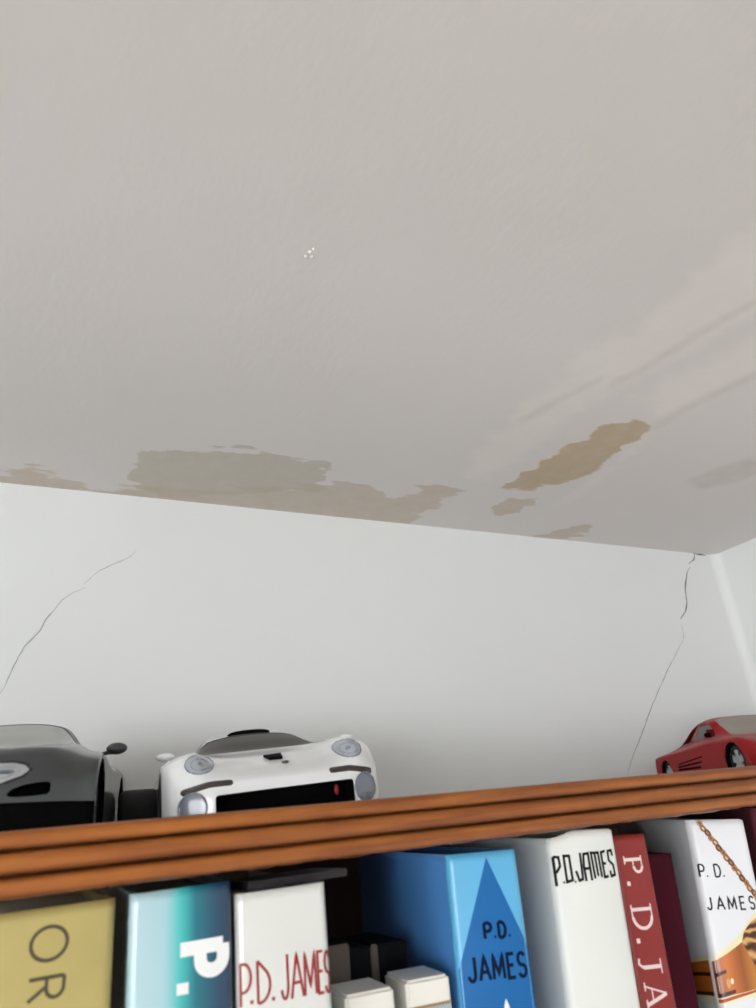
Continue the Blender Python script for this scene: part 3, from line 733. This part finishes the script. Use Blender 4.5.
def caps(pts, r, mirror=True, ax=(0, 2)):
    pts = np.array(pts, float)
    def f(P):
        Q = np.stack([np.abs(P[:, ax[0]]) if mirror else P[:, ax[0]], P[:, ax[1]]], 1); d = np.full(len(Q), 1e9)
        for a, b in zip(pts[:-1], pts[1:]):
            e = b - a; t = np.clip(((Q - a) @ e) / (e @ e), 0, 1); d = np.minimum(d, np.linalg.norm(Q - a - t[:, None] * e, axis=1))
        return d - r
    return f
def polyf(pts, mirror=True):
    return lambda P: sdf_poly(np.stack([np.abs(P[:, 0]) if mirror else P[:, 0], P[:, 2]], 1), pts)
def circ(y, z, r):
    return lambda P: np.hypot(P[:, 1] - y, P[:, 2] - z) - r
M_tyre = plain('black_rubber', (24, 24, 25), .75, scale=200, var=.15)
M_black = plain('matt_black', (5, 5, 5), .8, spec=.1)
M_chrome = plain('silver_rim', (196, 198, 202), .28, metal=.85)
M_lens = plain('clear_headlight_lens', (176, 182, 190), .15, var=.05, coat=.6)
M_lensd = plain('grey_reflector', (120, 126, 138), .2, var=.1, coat=.6)
M_bulb = plain('bulb_grey', (138, 142, 150), .3)
M_glassd = plain('smoked_glass', (74, 71, 67), .5, var=.15, scale=900, coat=.0)
def wheel(root, x, y, r, wd, rimmat, side, five=True):
    """x = outer face of the wheel (mm), side +-1"""
    wr = bpy.data.objects.new('wheel', None)
    i = -side
    pr = [(x, r * .70), (x + i * .3, r * .86), (x + i * 1.6, r * .97), (x + i * 3, r), (x + i * (wd - 3), r), (x + i * (wd - 1), r * .95), (x + i * wd, r * .8), (x + i * wd, r * .5), (x + i * 4, r * .5), (x + i * 4, r * .70)]
    ty = lathe('tyre', [(a / 1000, b / 1000) for a, b in pr], M_tyre, root, 'X', 40, (0, y / 1000, r / 1000))
    pr = [(x + i * .6, r * .72), (x + i * .2, r * .68), (x + i * 3.6, r * .64), (x + i * 4.6, r * .3), (x + i * 4.6, .2), (x + i * 5.4, .2), (x + i * 5.4, r * .72)]
    lathe('rim_barrel', [(a / 1000, b / 1000) for a, b in pr], M_tyre if five else rimmat, ty, 'X', 40, (0, y / 1000, r / 1000))
    V = []; F = []
    for k in range(5):
        a = 2 * math.pi * k / 5 + .3; ca, sa = math.cos(a), math.sin(a)
        n = len(V)
        for (rad, hw) in ((r * .08, r * .17), (r * .4, r * .19), (r * .7, r * .27)):
            for s_ in (-1, 1):
                for dx in (.8, 3.2):
                    V.append(((x + i * dx) / 1000, (y + rad * ca - s_ * hw * sa) / 1000, (r + rad * sa + s_ * hw * ca) / 1000))
        for q in range(2):
            b = n + q * 4
            F += [(b, b + 2, b + 6, b + 4), (b + 1, b + 5, b + 7, b + 3), (b, b + 4, b + 5, b + 1), (b + 2, b + 3, b + 7, b + 6)]
    sp = mesh('spoke_star', V, F, rimmat, ty)
    lathe('hub_cap', [((x + i * .3) / 1000, .0001), ((x + i * .4) / 1000, r * .14 / 1000), ((x + i * 3) / 1000, r * .2 / 1000), ((x + i * 3) / 1000, .0001)], rimmat, ty, 'X', 20, (0, y / 1000, r / 1000))
    return ty
def arch_liner(root, x, y, z, r, side, wd=24):
    V = []; F = []; n = 22
    for k in range(n + 1):
        a = math.radians(-35 + 250 * k / n)
        for dx in (-.4, -wd): V.append(((x + side * dx) / 1000, (y + r * math.cos(a)) / 1000, max(.002, (z + r * math.sin(a)) / 1000)))
    for k in range(n): F.append((2 * k, 2 * k + 1, 2 * k + 3, 2 * k + 2))
    V += [((x - side * wd) / 1000, y / 1000, z / 1000)]
    for k in range(n): F.append((2 * k + 1, len(V) - 1, 2 * k + 3))
    mesh('wheel_arch', V, F, M_black, root)
def car_root(name, o, al, label):
    r = empty(name, (o[0], o[1], ZB), math.radians(-al)); tag(r, label, 'model car', 'die-cast model cars on the shelf'); return r
def mirror_part(root, c, r, mat, base, glass=None):
    for s_ in (-1, 1):
        h = ellipsoid('wing_mirror', (s_ * c[0] / 1000, c[1] / 1000, c[2] / 1000), tuple(q / 1000 for q in r), mat, root, 18, 12)
        tube('mirror_stalk', [(s_ * c[0] / 1000, c[1] / 1000, c[2] / 1000 - r[2] * .0006), (s_ * (c[0] + base[0]) / 2000, c[1] / 1000, (c[2] * .5 + base[2] * .5) / 1000 - .0005), (s_ * base[0] / 1000, base[1] / 1000, base[2] / 1000)], .0011, mat, h)

# ---- white endurance racer
M_wpaint = plain('white_car_paint', (240, 241, 241), .25, var=.02, coat=.7)
wc = car_root('model_car', (.1224, .3530), 8.5, 'white die-cast racing car with round headlights and a wide black intake')
wb = empty('body_shell'); wb.parent = wc; wb.rotation_euler = (0, math.radians(-2.3), 0)
xs = [0, 13, 26, 36, 40, 47, 53, 56.5, 56.2]
c0 = [(2, 3), (0, 9), (0, 16), (2, 21), (14, 28), (34, 34.5), (66, 41), (85, 49), (105, 54.5), (130, 57.5), (160, 55), (195, 45), (232, 40), (236, 10)]
pr = [c0,
      [(2, 3), (0, 9), (0, 16), (2, 21), (14, 28), (34, 34.5), (66, 41), (85, 48.7), (105, 54), (130, 57), (160, 54.5), (195, 45), (232, 40), (236, 10)],
      [(3, 3), (1, 9), (1, 16), (3, 21.2), (14, 28.4), (32, 35), (67, 41.2), (86, 47.6), (105, 52), (130, 55), (160, 52), (195, 44.5), (232, 40), (236, 10)],
      [(5, 3), (3, 9), (3, 16), (4.5, 21.5), (12.5, 29.5), (27, 37.2), (70, 42), (84, 42.8), (105, 43.2), (130, 43.2), (160, 43), (195, 43.5), (232, 40), (236, 10)],
      [(6.5, 3), (4.5, 9), (4.5, 16), (5.5, 21.8), (12, 30.2), (24, 38.6), (60, 42), (82, 41.8), (105, 41), (130, 41), (160, 42), (195, 43), (232, 40), (236, 10)],
      [(10.5, 3), (8.5, 9), (8.5, 16), (9.5, 21.5), (15, 29.5), (26, 37.4), (56, 40.3), (80, 40.3), (105, 39.5), (130, 39.5), (160, 41), (195, 42), (231, 39), (235, 10)],
      [(18.5, 3), (16.5, 9), (16.5, 15.5), (17.5, 20.8), (22, 28), (30, 34.5), (56, 38.3), (80, 38.3), (105, 37), (130, 37), (160, 38), (195, 39), (229, 37), (233, 10)],
      [(31, 3), (30, 8), (30, 13), (30.5, 18), (32, 24), (37, 30), (57, 34.5), (80, 34), (105, 32), (130, 32), (160, 35), (195, 35.5), (227, 33), (231, 10)],
      [(31, 3), (30.5, 3.5), (30.5, 4), (31, 4.3), (32.5, 4.6), (37, 4.8), (57, 5), (80, 5), (105, 5), (130, 5), (160, 5), (195, 5), (227, 5), (231, 5)]]
g, u, v = car_surface(xs, pr, [10, 10, 8, 6, 8, 8, 6, 14], [5, 8, 7, 10, 16, 12, 10, 8, 6, 6, 8, 8, 6])
car = Car(g, u, v, wb)
fr = lambda c: (c[:, 1] < 34)
car.cut('intake', rbox(-32.8, 36.0, 1, 16.6, 1.6), lambda c: c[:, 1] < 12)
car.cut('headlight', ell(38.6, 32.6, 7.1, 5.1), lambda c: c[:, 1] < 40)
car.cut('slit', caps([(25.5, 21.8), (35, 22.0), (47.0, 19.9)], 1.45), fr)
car.cut('fog', ell(43.2, 12.3, 6.6, 6.9), fr)
sd = lambda c: np.abs(c[:, 0]) > 50
for yw in (50, 188):
    car.cut('arch', circ(yw, 16.0, 17.6), sd, axes=(1, 2))
fu = np.abs(car.fu); fv = car.fv
car.lab[(car.lab == 'body') & (fu < 3) & (fv > 6) & (fv < 7.75)] = 'windscreen'
car.lab[(car.lab == 'body') & (fu < 3.1) & (fv > 7.6) & (fv < 8.0)] = 'seal'
car.part('windscreen_seal', 'seal', M_black)
car.lab[(car.lab == 'body') & (fu > 2) & (fu < 3) & (fv > 8.25) & (fv < 10)] = 'sidewin'
car.part('bodywork', 'body', M_wpaint)
car.part('windscreen', 'windscreen', M_glassd)
for s_ in (-1, 1): car.part('side_window', (car.lab == 'sidewin') & (car.cent()[:, 0] * s_ > 0), M_glassd)
car.part('front_intake', 'intake', M_black, depth=14)
side_of = car.cent()[:, 0]
for s_ in (-1, 1):
    hl = car.part('headlight', (car.lab == 'headlight') & (side_of * s_ > 0), M_lens, lift=-.25)
    # raised trim ring, inner reflector ring and bulb following the lens
    def near(x, z):
        c = car.P; d = (c[:, 0] - x) ** 2 + (c[:, 2] - z) ** 2 + (c[:, 1] > 40) * 1e6; k = np.argsort(d)[:4]; return c[k, 1].mean()
    ring = [(s_ * 38.6 + 7.1 * math.cos(a), 32.6 + 5.1 * math.sin(a)) for a in np.linspace(0, 2 * math.pi, 33)]
    tube('headlight_trim', [(x / 1000, (near(x, z) - .25) / 1000, z / 1000) for x, z in ring], .00035, M_lensd, hl, 6)
    ring = [(s_ * 38.6 + 4.4 * math.cos(a), 32.4 + 3.0 * math.sin(a)) for a in np.linspace(0, 2 * math.pi, 25)]
    tube('reflector_ring', [(x / 1000, (near(x, z) - .28) / 1000, z / 1000) for x, z in ring], .0003, M_bulb, hl, 5)
    ellipsoid('bulb', (s_ * 38.3 / 1000, (near(s_ * 38.3, 32.2) - .2) / 1000, .0322), (.0016, .0006, .0013), M_lensd, hl, 12, 8)
    car.part('turn_signal', (car.lab == 'slit') & (side_of * s_ > 0), plain('brown_signal_lens', (54, 43, 40), .25, var=.25, scale=120, coat=.4), depth=.6)
    fg = car.part('fog_light', (car.lab == 'fog') & (side_of * s_ > 0), M_lensd, depth=.5)
    for q in (-1, 1):
        mesh('lamp_facet', [((s_ * 43.2 + q * dx) / 1000, (near(s_ * 43.2 + q * dx, z) + .1) / 1000, z / 1000) for dx, z in ((.3, 9.6), (3.0, 9.8), (2.6, 6.6), (.6, 6.4))], [(0, 1, 2, 3)], M_lensd if q > 0 else M_bulb, fg)
    tube('lamp_trim', [((s_ * 43.2 + 6.6 * math.cos(a)) / 1000, (near(s_ * 43.2 + 6.6 * math.cos(a), 12.3 + 6.9 * math.sin(a)) - .1) / 1000, (12.3 + 6.9 * math.sin(a)) / 1000) for a in np.linspace(0, 2 * math.pi, 29)], .0003, M_bulb, fg, 5)
    arch_liner(wb, s_ * 55.4, 50, 16.0, 17.6, s_); arch_liner(wb, s_ * 55.4, 188, 16.0, 17.6, s_)
    for yw in (50, 188): wheel(wc, s_ * 58.2, yw, 16.0, 17, M_chrome, s_)
mirror_part(wb, (53.0, 70, 42.6), (5.2, 4.0, 2.3), M_wpaint, (47, 72, 37))
ellipsoid('tow_hook', (.0275, .006, .0125), (.0012, .001, .0026), plain('red_tow_hook', (150, 24, 34), .4), wb, 12, 8)
mesh('hood_vent', [(x / 1000, y / 1000, z / 1000) for x, y, z in [(-2.6, 22, 32.4), (4.4, 22, 32.4), (5.2, 31.5, 35.3), (-4.2, 31.5, 35.0), (-2.6, 24, 29.5), (4.4, 24, 29.5), (5.2, 33.5, 32), (-4.2, 33.5, 32)]], [(0, 1, 2, 3), (0, 4, 5, 1), (1, 5, 6, 2), (2, 6, 7, 3), (3, 7, 4, 0)], M_black, wb)
ellipsoid('bonnet_badge', (.0042, .0150, .0292), (.0020, .0012, .0008), plain('badge_grey', (92, 88, 84), .35, metal=.5), wb, 12, 6)
# roof scoop: white shell, black mouth
V = []; F = []
for k, (y, sx, sz, dz) in enumerate(((108, 12.6, 2.0, 55.2), (108.6, 13.2, 2.4, 55.2), (112, 13.4, 2.6, 55.4), (135, 12, 2.4, 57.0), (165, 7, 1.0, 55))):
    for q in range(28):
        a = 2 * math.pi * q / 28
        V.append(((.2 + sx * math.copysign(abs(math.cos(a)) ** .9, math.cos(a))) / 1000, y / 1000, (dz + sz * math.copysign(abs(math.sin(a)) ** .8, math.sin(a))) / 1000))
for k in range(4):
    for q in range(28): F.append((k * 28 + q, k * 28 + (q + 1) % 28, (k + 1) * 28 + (q + 1) % 28, (k + 1) * 28 + q))
sc = mesh('roof_scoop', V, F, M_black, wb, True)
mesh('scoop_mouth', [(p_[0], p_[1] + .0006, p_[2]) for p_ in V[:28]], [tuple(range(28))], M_black, sc)
bevbox('chassis', -.046, .046, .032, .222, .0045, .016, M_black, wc, .001)

# ---- dark grey coupe
M_gpaint = plain('dark_silver_paint', (74, 78, 80), .3, metal=.55, var=.05, coat=.6)
gc = car_root('model_car', (-.0215, .3555), 11.5, 'dark grey die-cast sports car cut off by the left edge of the photo')
xs = [0, 12, 26, 36, 41, 47, 51.5, 54, 53.6]
pr = [
 [(2, 4), (0, 10), (0, 18.5), (1.5, 27), (5, 35), (14, 41.5), (66, 47.5), (86, 57), (107, 65), (130, 66.5), (160, 63), (195, 53), (228, 47), (232, 10)],
 [(2.4, 4), (.5, 10), (.5, 18.5), (2, 27), (5.5, 35), (14.5, 41.6), (66, 47.5), (86, 56.8), (107, 64.6), (130, 66), (160, 62.5), (195, 53), (228, 47), (232, 10)],
 [(6, 4), (4.2, 10), (4.2, 18.5), (5.2, 27), (8.5, 35), (17, 41.8), (66, 47.8), (86, 55.6), (107, 62), (130, 63.5), (160, 60), (195, 51), (228, 47), (232, 10)],
 [(11.5, 4), (9.5, 10), (9.5, 18.2), (10.5, 26.5), (14, 34.5), (22, 41.3), (64, 47.8), (84, 50.2), (107, 50.5), (130, 50.5), (160, 50), (195, 48.5), (227, 46), (231, 10)],
 [(16, 4), (14, 10), (14, 17.5), (15, 26), (18.5, 33.8), (26, 40.3), (60, 46.8), (82, 47.5), (107, 47), (130, 47), (160, 47.5), (195, 47), (226, 45), (230, 10)],
 [(23, 4), (21.5, 9.5), (21.5, 16.5), (22.5, 24.5), (26, 31.8), (32, 37.8), (58, 43.4), (80, 44), (107, 43), (130, 43), (160, 44.5), (195, 44.5), (224, 43), (228, 10)],
 [(30, 4), (29, 9), (29, 15), (30, 22.5), (32, 30), (37, 36.5), (58, 42), (80, 42), (107, 40.5), (130, 40.5), (160, 42.5), (195, 42.5), (222, 40), (226, 10)],
 [(35, 4), (34.5, 8), (34.5, 14), (35, 22), (36, 30), (39, 35), (58, 40.6), (80, 39), (107, 36), (130, 36), (160, 39), (195, 39.5), (219, 36), (224, 10)],
 [(37, 4), (37, 4.3), (37, 4.6), (37.3, 5), (38.3, 5), (41, 5), (58, 5), (80, 5), (107, 5), (130, 5), (160, 5), (195, 5), (219, 5), (224, 5)]]
g, u, v = car_surface(xs, pr, [10, 12, 9, 6, 6, 6, 5, 14], [5, 8, 8, 9, 10, 14, 10, 8, 6, 6, 8, 8, 6])
car = Car(g, u, v, gc)
fr = lambda c: c[:, 1] < 45
hlp = [(5, 34.4), (22.5, 34.6), (27.0, 33.4), (28.8, 31.4), (26.6, 29.2), (19, 26.4), (5, 23.2)]
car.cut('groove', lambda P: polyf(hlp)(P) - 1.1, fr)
car.cut('rim', polyf(hlp), fr, only='groove')
inner = [(6.3, 33.0), (22.2, 33.1), (25.3, 32.2), (26.6, 31.1), (25, 29.9), (18.4, 27.8), (6.3, 24.9)]
car.cut('lens', polyf(inner), fr, only='rim')
car.cut('lampslot', rbox(7, 22.5, 30.2, 31.6, .6, True), fr, only='lens')
def oval(P):
    x = np.abs(P[:, 0]); return sdf_poly(np.stack([x, P[:, 2]], 1), [(21.4, 21.8), (23.2, 23.7), (27, 25.2), (32, 26.0), (36.4, 26.2), (37.4, 25.0), (37.2, 22.0), (36, 21.0), (31, 20.6), (25, 20.5), (22.2, 20.8)])
car.cut('nostril', oval, fr)
car.cut('lower', lambda P: P[:, 2] - (18.9 - .02 * np.abs(P[:, 0])), lambda c: c[:, 1] < 33)
sd = lambda c: np.abs(c[:, 0]) > 44
for yw in (54, 186): car.cut('arch', circ(yw, 18.0, 20.5), sd, axes=(1, 2))
fu = np.abs(car.fu); fv = car.fv
car.lab[(car.lab == 'body') & (fu < 2.85) & (fv > 6.1) & (fv < 7.8)] = 'windscreen'
car.lab[(car.lab == 'body') & (fu < 2.95) & (fv > 7.5) & (fv < 8.0)] = 'seal'
car.part('windscreen_seal', 'seal', M_black)
car.lab[(car.lab == 'body') & (fu > 2.1) & (fu < 2.9) & (fv > 8.1) & (fv < 10)] = 'sidewin'
car.part('bodywork', 'body', M_gpaint)
car.part('windscreen', 'windscreen', plain('windscreen_reflection_grey', (168, 170, 164), .3, var=.1, scale=120, coat=.3))  # pale grey puts a reflection into the glass colour
for s_ in (-1, 1): car.part('side_window', (car.lab == 'sidewin') & (car.cent()[:, 0] * s_ > 0), M_glassd)
car.part('lower_grille', 'lower', M_black, depth=3)
cx_ = car.cent()[:, 0]
for s_ in (-1, 1):
    hl = car.part('headlight', (car.lab == 'lens') & (cx_ * s_ > 0), plain('pale_lamp_glass', (176, 180, 178), .25, coat=.5), depth=1.2)
    car.part('headlight_rim', (car.lab == 'rim') & (cx_ * s_ > 0), M_chrome, lift=-.5, parent=hl)
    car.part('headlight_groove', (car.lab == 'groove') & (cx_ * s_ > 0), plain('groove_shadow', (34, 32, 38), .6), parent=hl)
    car.part('lamp_slot', (car.lab == 'lampslot') & (cx_ * s_ > 0), M_lensd, depth=1.6, parent=hl)
    car.part('air_intake', (car.lab == 'nostril') & (cx_ * s_ > 0), M_black, depth=9)
    for yw in (54, 186):
        arch_liner(gc, s_ * 53.2, yw, 18.0, 20.5, s_); wheel(gc, s_ * 51.5, yw, 17.5, 17, M_chrome, s_)
mirror_part(gc, (57.2, 92, 46.8), (5.6, 3.6, 3.2), plain('dark_mirror', (58, 60, 62), .3, coat=.4), (47, 95, 44))
bevbox('chassis', -.044, .044, .03, .215, .0045, .018, M_black, gc, .001)

# ---- red sports car
M_rpaint = plain('red_car_paint', (156, 8, 16), .42, var=.06, coat=.08, spec=.25)
rc_o = (.5662, .3639)
rc = car_root('model_car', rc_o, 23, 'red die-cast sports car with silver star wheels near the room corner')
xs = [0, 14, 28, 41, 47, 51, 50.5]
pr = [
 [(2, 5), (0, 10), (1, 15), (8, 20), (40, 29), (80, 35.5), (98, 46), (112, 54.5), (130, 56), (148, 52.5), (175, 39), (195, 34), (210, 31), (213, 8)],
 [(2, 5), (0, 10), (1, 15), (8, 20), (40, 29.2), (81, 35.5), (98, 45.7), (112, 54.2), (130, 55.7), (148, 52.2), (175, 39), (195, 34), (210, 31), (213, 8)],
 [(3, 5), (1.5, 10), (2.5, 15.2), (9, 20.6), (40, 30.4), (83, 36), (100, 44.6), (112, 51.6), (130, 52.8), (148, 49.4), (175, 37), (195, 33), (209, 30.5), (212, 8)],
 [(6, 5), (5, 10), (6, 15.4), (12, 21.4), (41, 32), (84, 36.4), (100, 36), (114, 35), (130, 34), (148, 32.6), (175, 31), (195, 29.6), (207, 28.6), (210, 8)],
 [(12, 5), (11, 10), (12, 15.2), (17, 21), (42, 32.4), (84, 34.4), (100, 33.8), (114, 32.8), (130, 31.8), (148, 30.6), (175, 29.6), (195, 28.4), (204, 27.4), (207, 8)],
 [(23, 5), (22.5, 8.5), (23, 12.5), (27, 18.5), (43, 29.4), (84, 30.4), (100, 29.6), (114, 28.6), (130, 28), (148, 27.4), (175, 26.8), (195, 25.6), (200, 25), (204, 8)],
 [(23, 5), (23, 5.2), (23.4, 5.4), (27, 5.6), (43, 6), (84, 6), (100, 6), (114, 6), (130, 6), (148, 6), (175, 6), (195, 6), (200, 6), (204, 6)]]
g, u, v = car_surface(xs, pr, [8, 10, 16, 6, 8, 22], [4, 6, 5, 20, 26, 12, 10, 10, 10, 18, 16, 8, 8])
car = Car(g, u, v, rc)
sd = lambda c: np.abs(c[:, 0]) > 40.8
RW = ((46, 13.6, 15.2), (179, 11.4, 12.3))
for yw, rw, ra in RW: car.cut('arch', circ(yw, rw, ra), sd, axes=(1, 2))
for k, q in enumerate(([(100, 21.5), (150, 18.0)], [(104, 17.2), (152, 15.6)], [(108, 13), (153, 13.2)])):
    car.cut('strake%d' % k, caps(q, .6 + .2 * k, mirror=False, ax=(1, 2)), lambda c: np.abs(c[:, 0]) > 50, axes=(1, 2))
fu = np.abs(car.fu); fv = car.fv
def yz_poly(pts):
    return lambda P: sdf_poly(P[:, 1:3], pts)
cab = lambda c: (np.abs(c[:, 0]) > 28.3) & (np.abs(c[:, 0]) < 41)
car.cut('window', yz_poly([(93, 37.2), (110, 48.4), (128, 51.0), (128, 36.4)]), cab, axes=(1, 2))
car.cut('quarter', yz_poly([(132, 36.2), (132, 50.6), (147, 47.2), (164, 35.4)]), cab, axes=(1, 2))
car.lab[(car.lab == 'body') & (fu < 1.85) & (fv > 5.1) & (fv < 6.9)] = 'windscreen'
car.lab[(car.lab == 'body') & (fu < 1.6) & (fv > 9.1) & (fv < 9.95)] = 'rearwin'
car.part('bodywork', 'body', M_rpaint)
def tinted():
    m, nt, b = newmat('grey_tinted_glass'); b.inputs['Base Color'].default_value = S((176, 168, 158)); b.inputs['Roughness'].default_value = .12
    b.inputs['Alpha'].default_value = .72; b.inputs['Coat Weight'].default_value = .4
    return m
M_tint = tinted()
car.part('windscreen', 'windscreen', M_tint)
car.part('rear_window', 'rearwin', M_tint)
for k in range(3):
    for s_ in (-1, 1): car.part('side_strake', (car.lab == 'strake%d' % k) & (car.cent()[:, 0] * s_ > 0), M_black)
for s_ in (-1, 1):
    for yw, rw, ra in RW:
        arch_liner(rc, s_ * 50.2, yw, rw, ra, s_); wheel(rc, s_ * 48.8, yw, rw, 16, M_chrome, s_)
bevbox('chassis', -.034, .034, .024, .196, .0055, .020, M_black, rc, .001)
M_seat = plain('red_seat', (150, 24, 28), .6)
for s_ in (-1, 1):
    so = bevbox('seat', s_ * .017 - .010, s_ * .017 + .010, .128, .136, .022, .046, M_seat, rc, .003, 3)
tube('steering_wheel', [(-.017 + .007 * math.cos(a), .100 + .003 * math.sin(a), .035 + .006 * math.sin(a)) for a in np.linspace(0, 2 * math.pi, 20)], .0008, M_black, rc, 6)
bevbox('dashboard', -.034, .034, .084, .094, .024, .0345, M_black, rc, .002)
mirror_part(rc, (42.0, 97, 39.2), (3.2, 2.2, 2.0), M_black, (39, 99, 37.4))

# ---- loose tyre between the grey and the white car
tz = .0140
tr = lathe('tyre', [(-.0112, .0095), (-.0114, .0112), (-.0106, .0128), (-.0085, .01385), (-.0040, tz), (.0040, tz), (.0085, .01385), (.0106, .0128), (.0114, .0112), (.0112, .0095), (.0090, .0085), (-.0090, .0085)], M_tyre, None, 'X', 48)
tr.location = (.0745, .492, ZB + tz); tr.rotation_euler = (0, 0, math.radians(-8))
tag(tr, 'wide black rubber tyre standing between the grey and the white model cars', 'tyre')
lathe('wheel_rim', [(-.0085, .0088), (-.0080, .0066), (-.0040, .0050), (-.0040, .0004), (.0040, .0004), (.0040, .0050), (.0080, .0066), (.0085, .0088)], M_lensd, tr, 'X', 32)
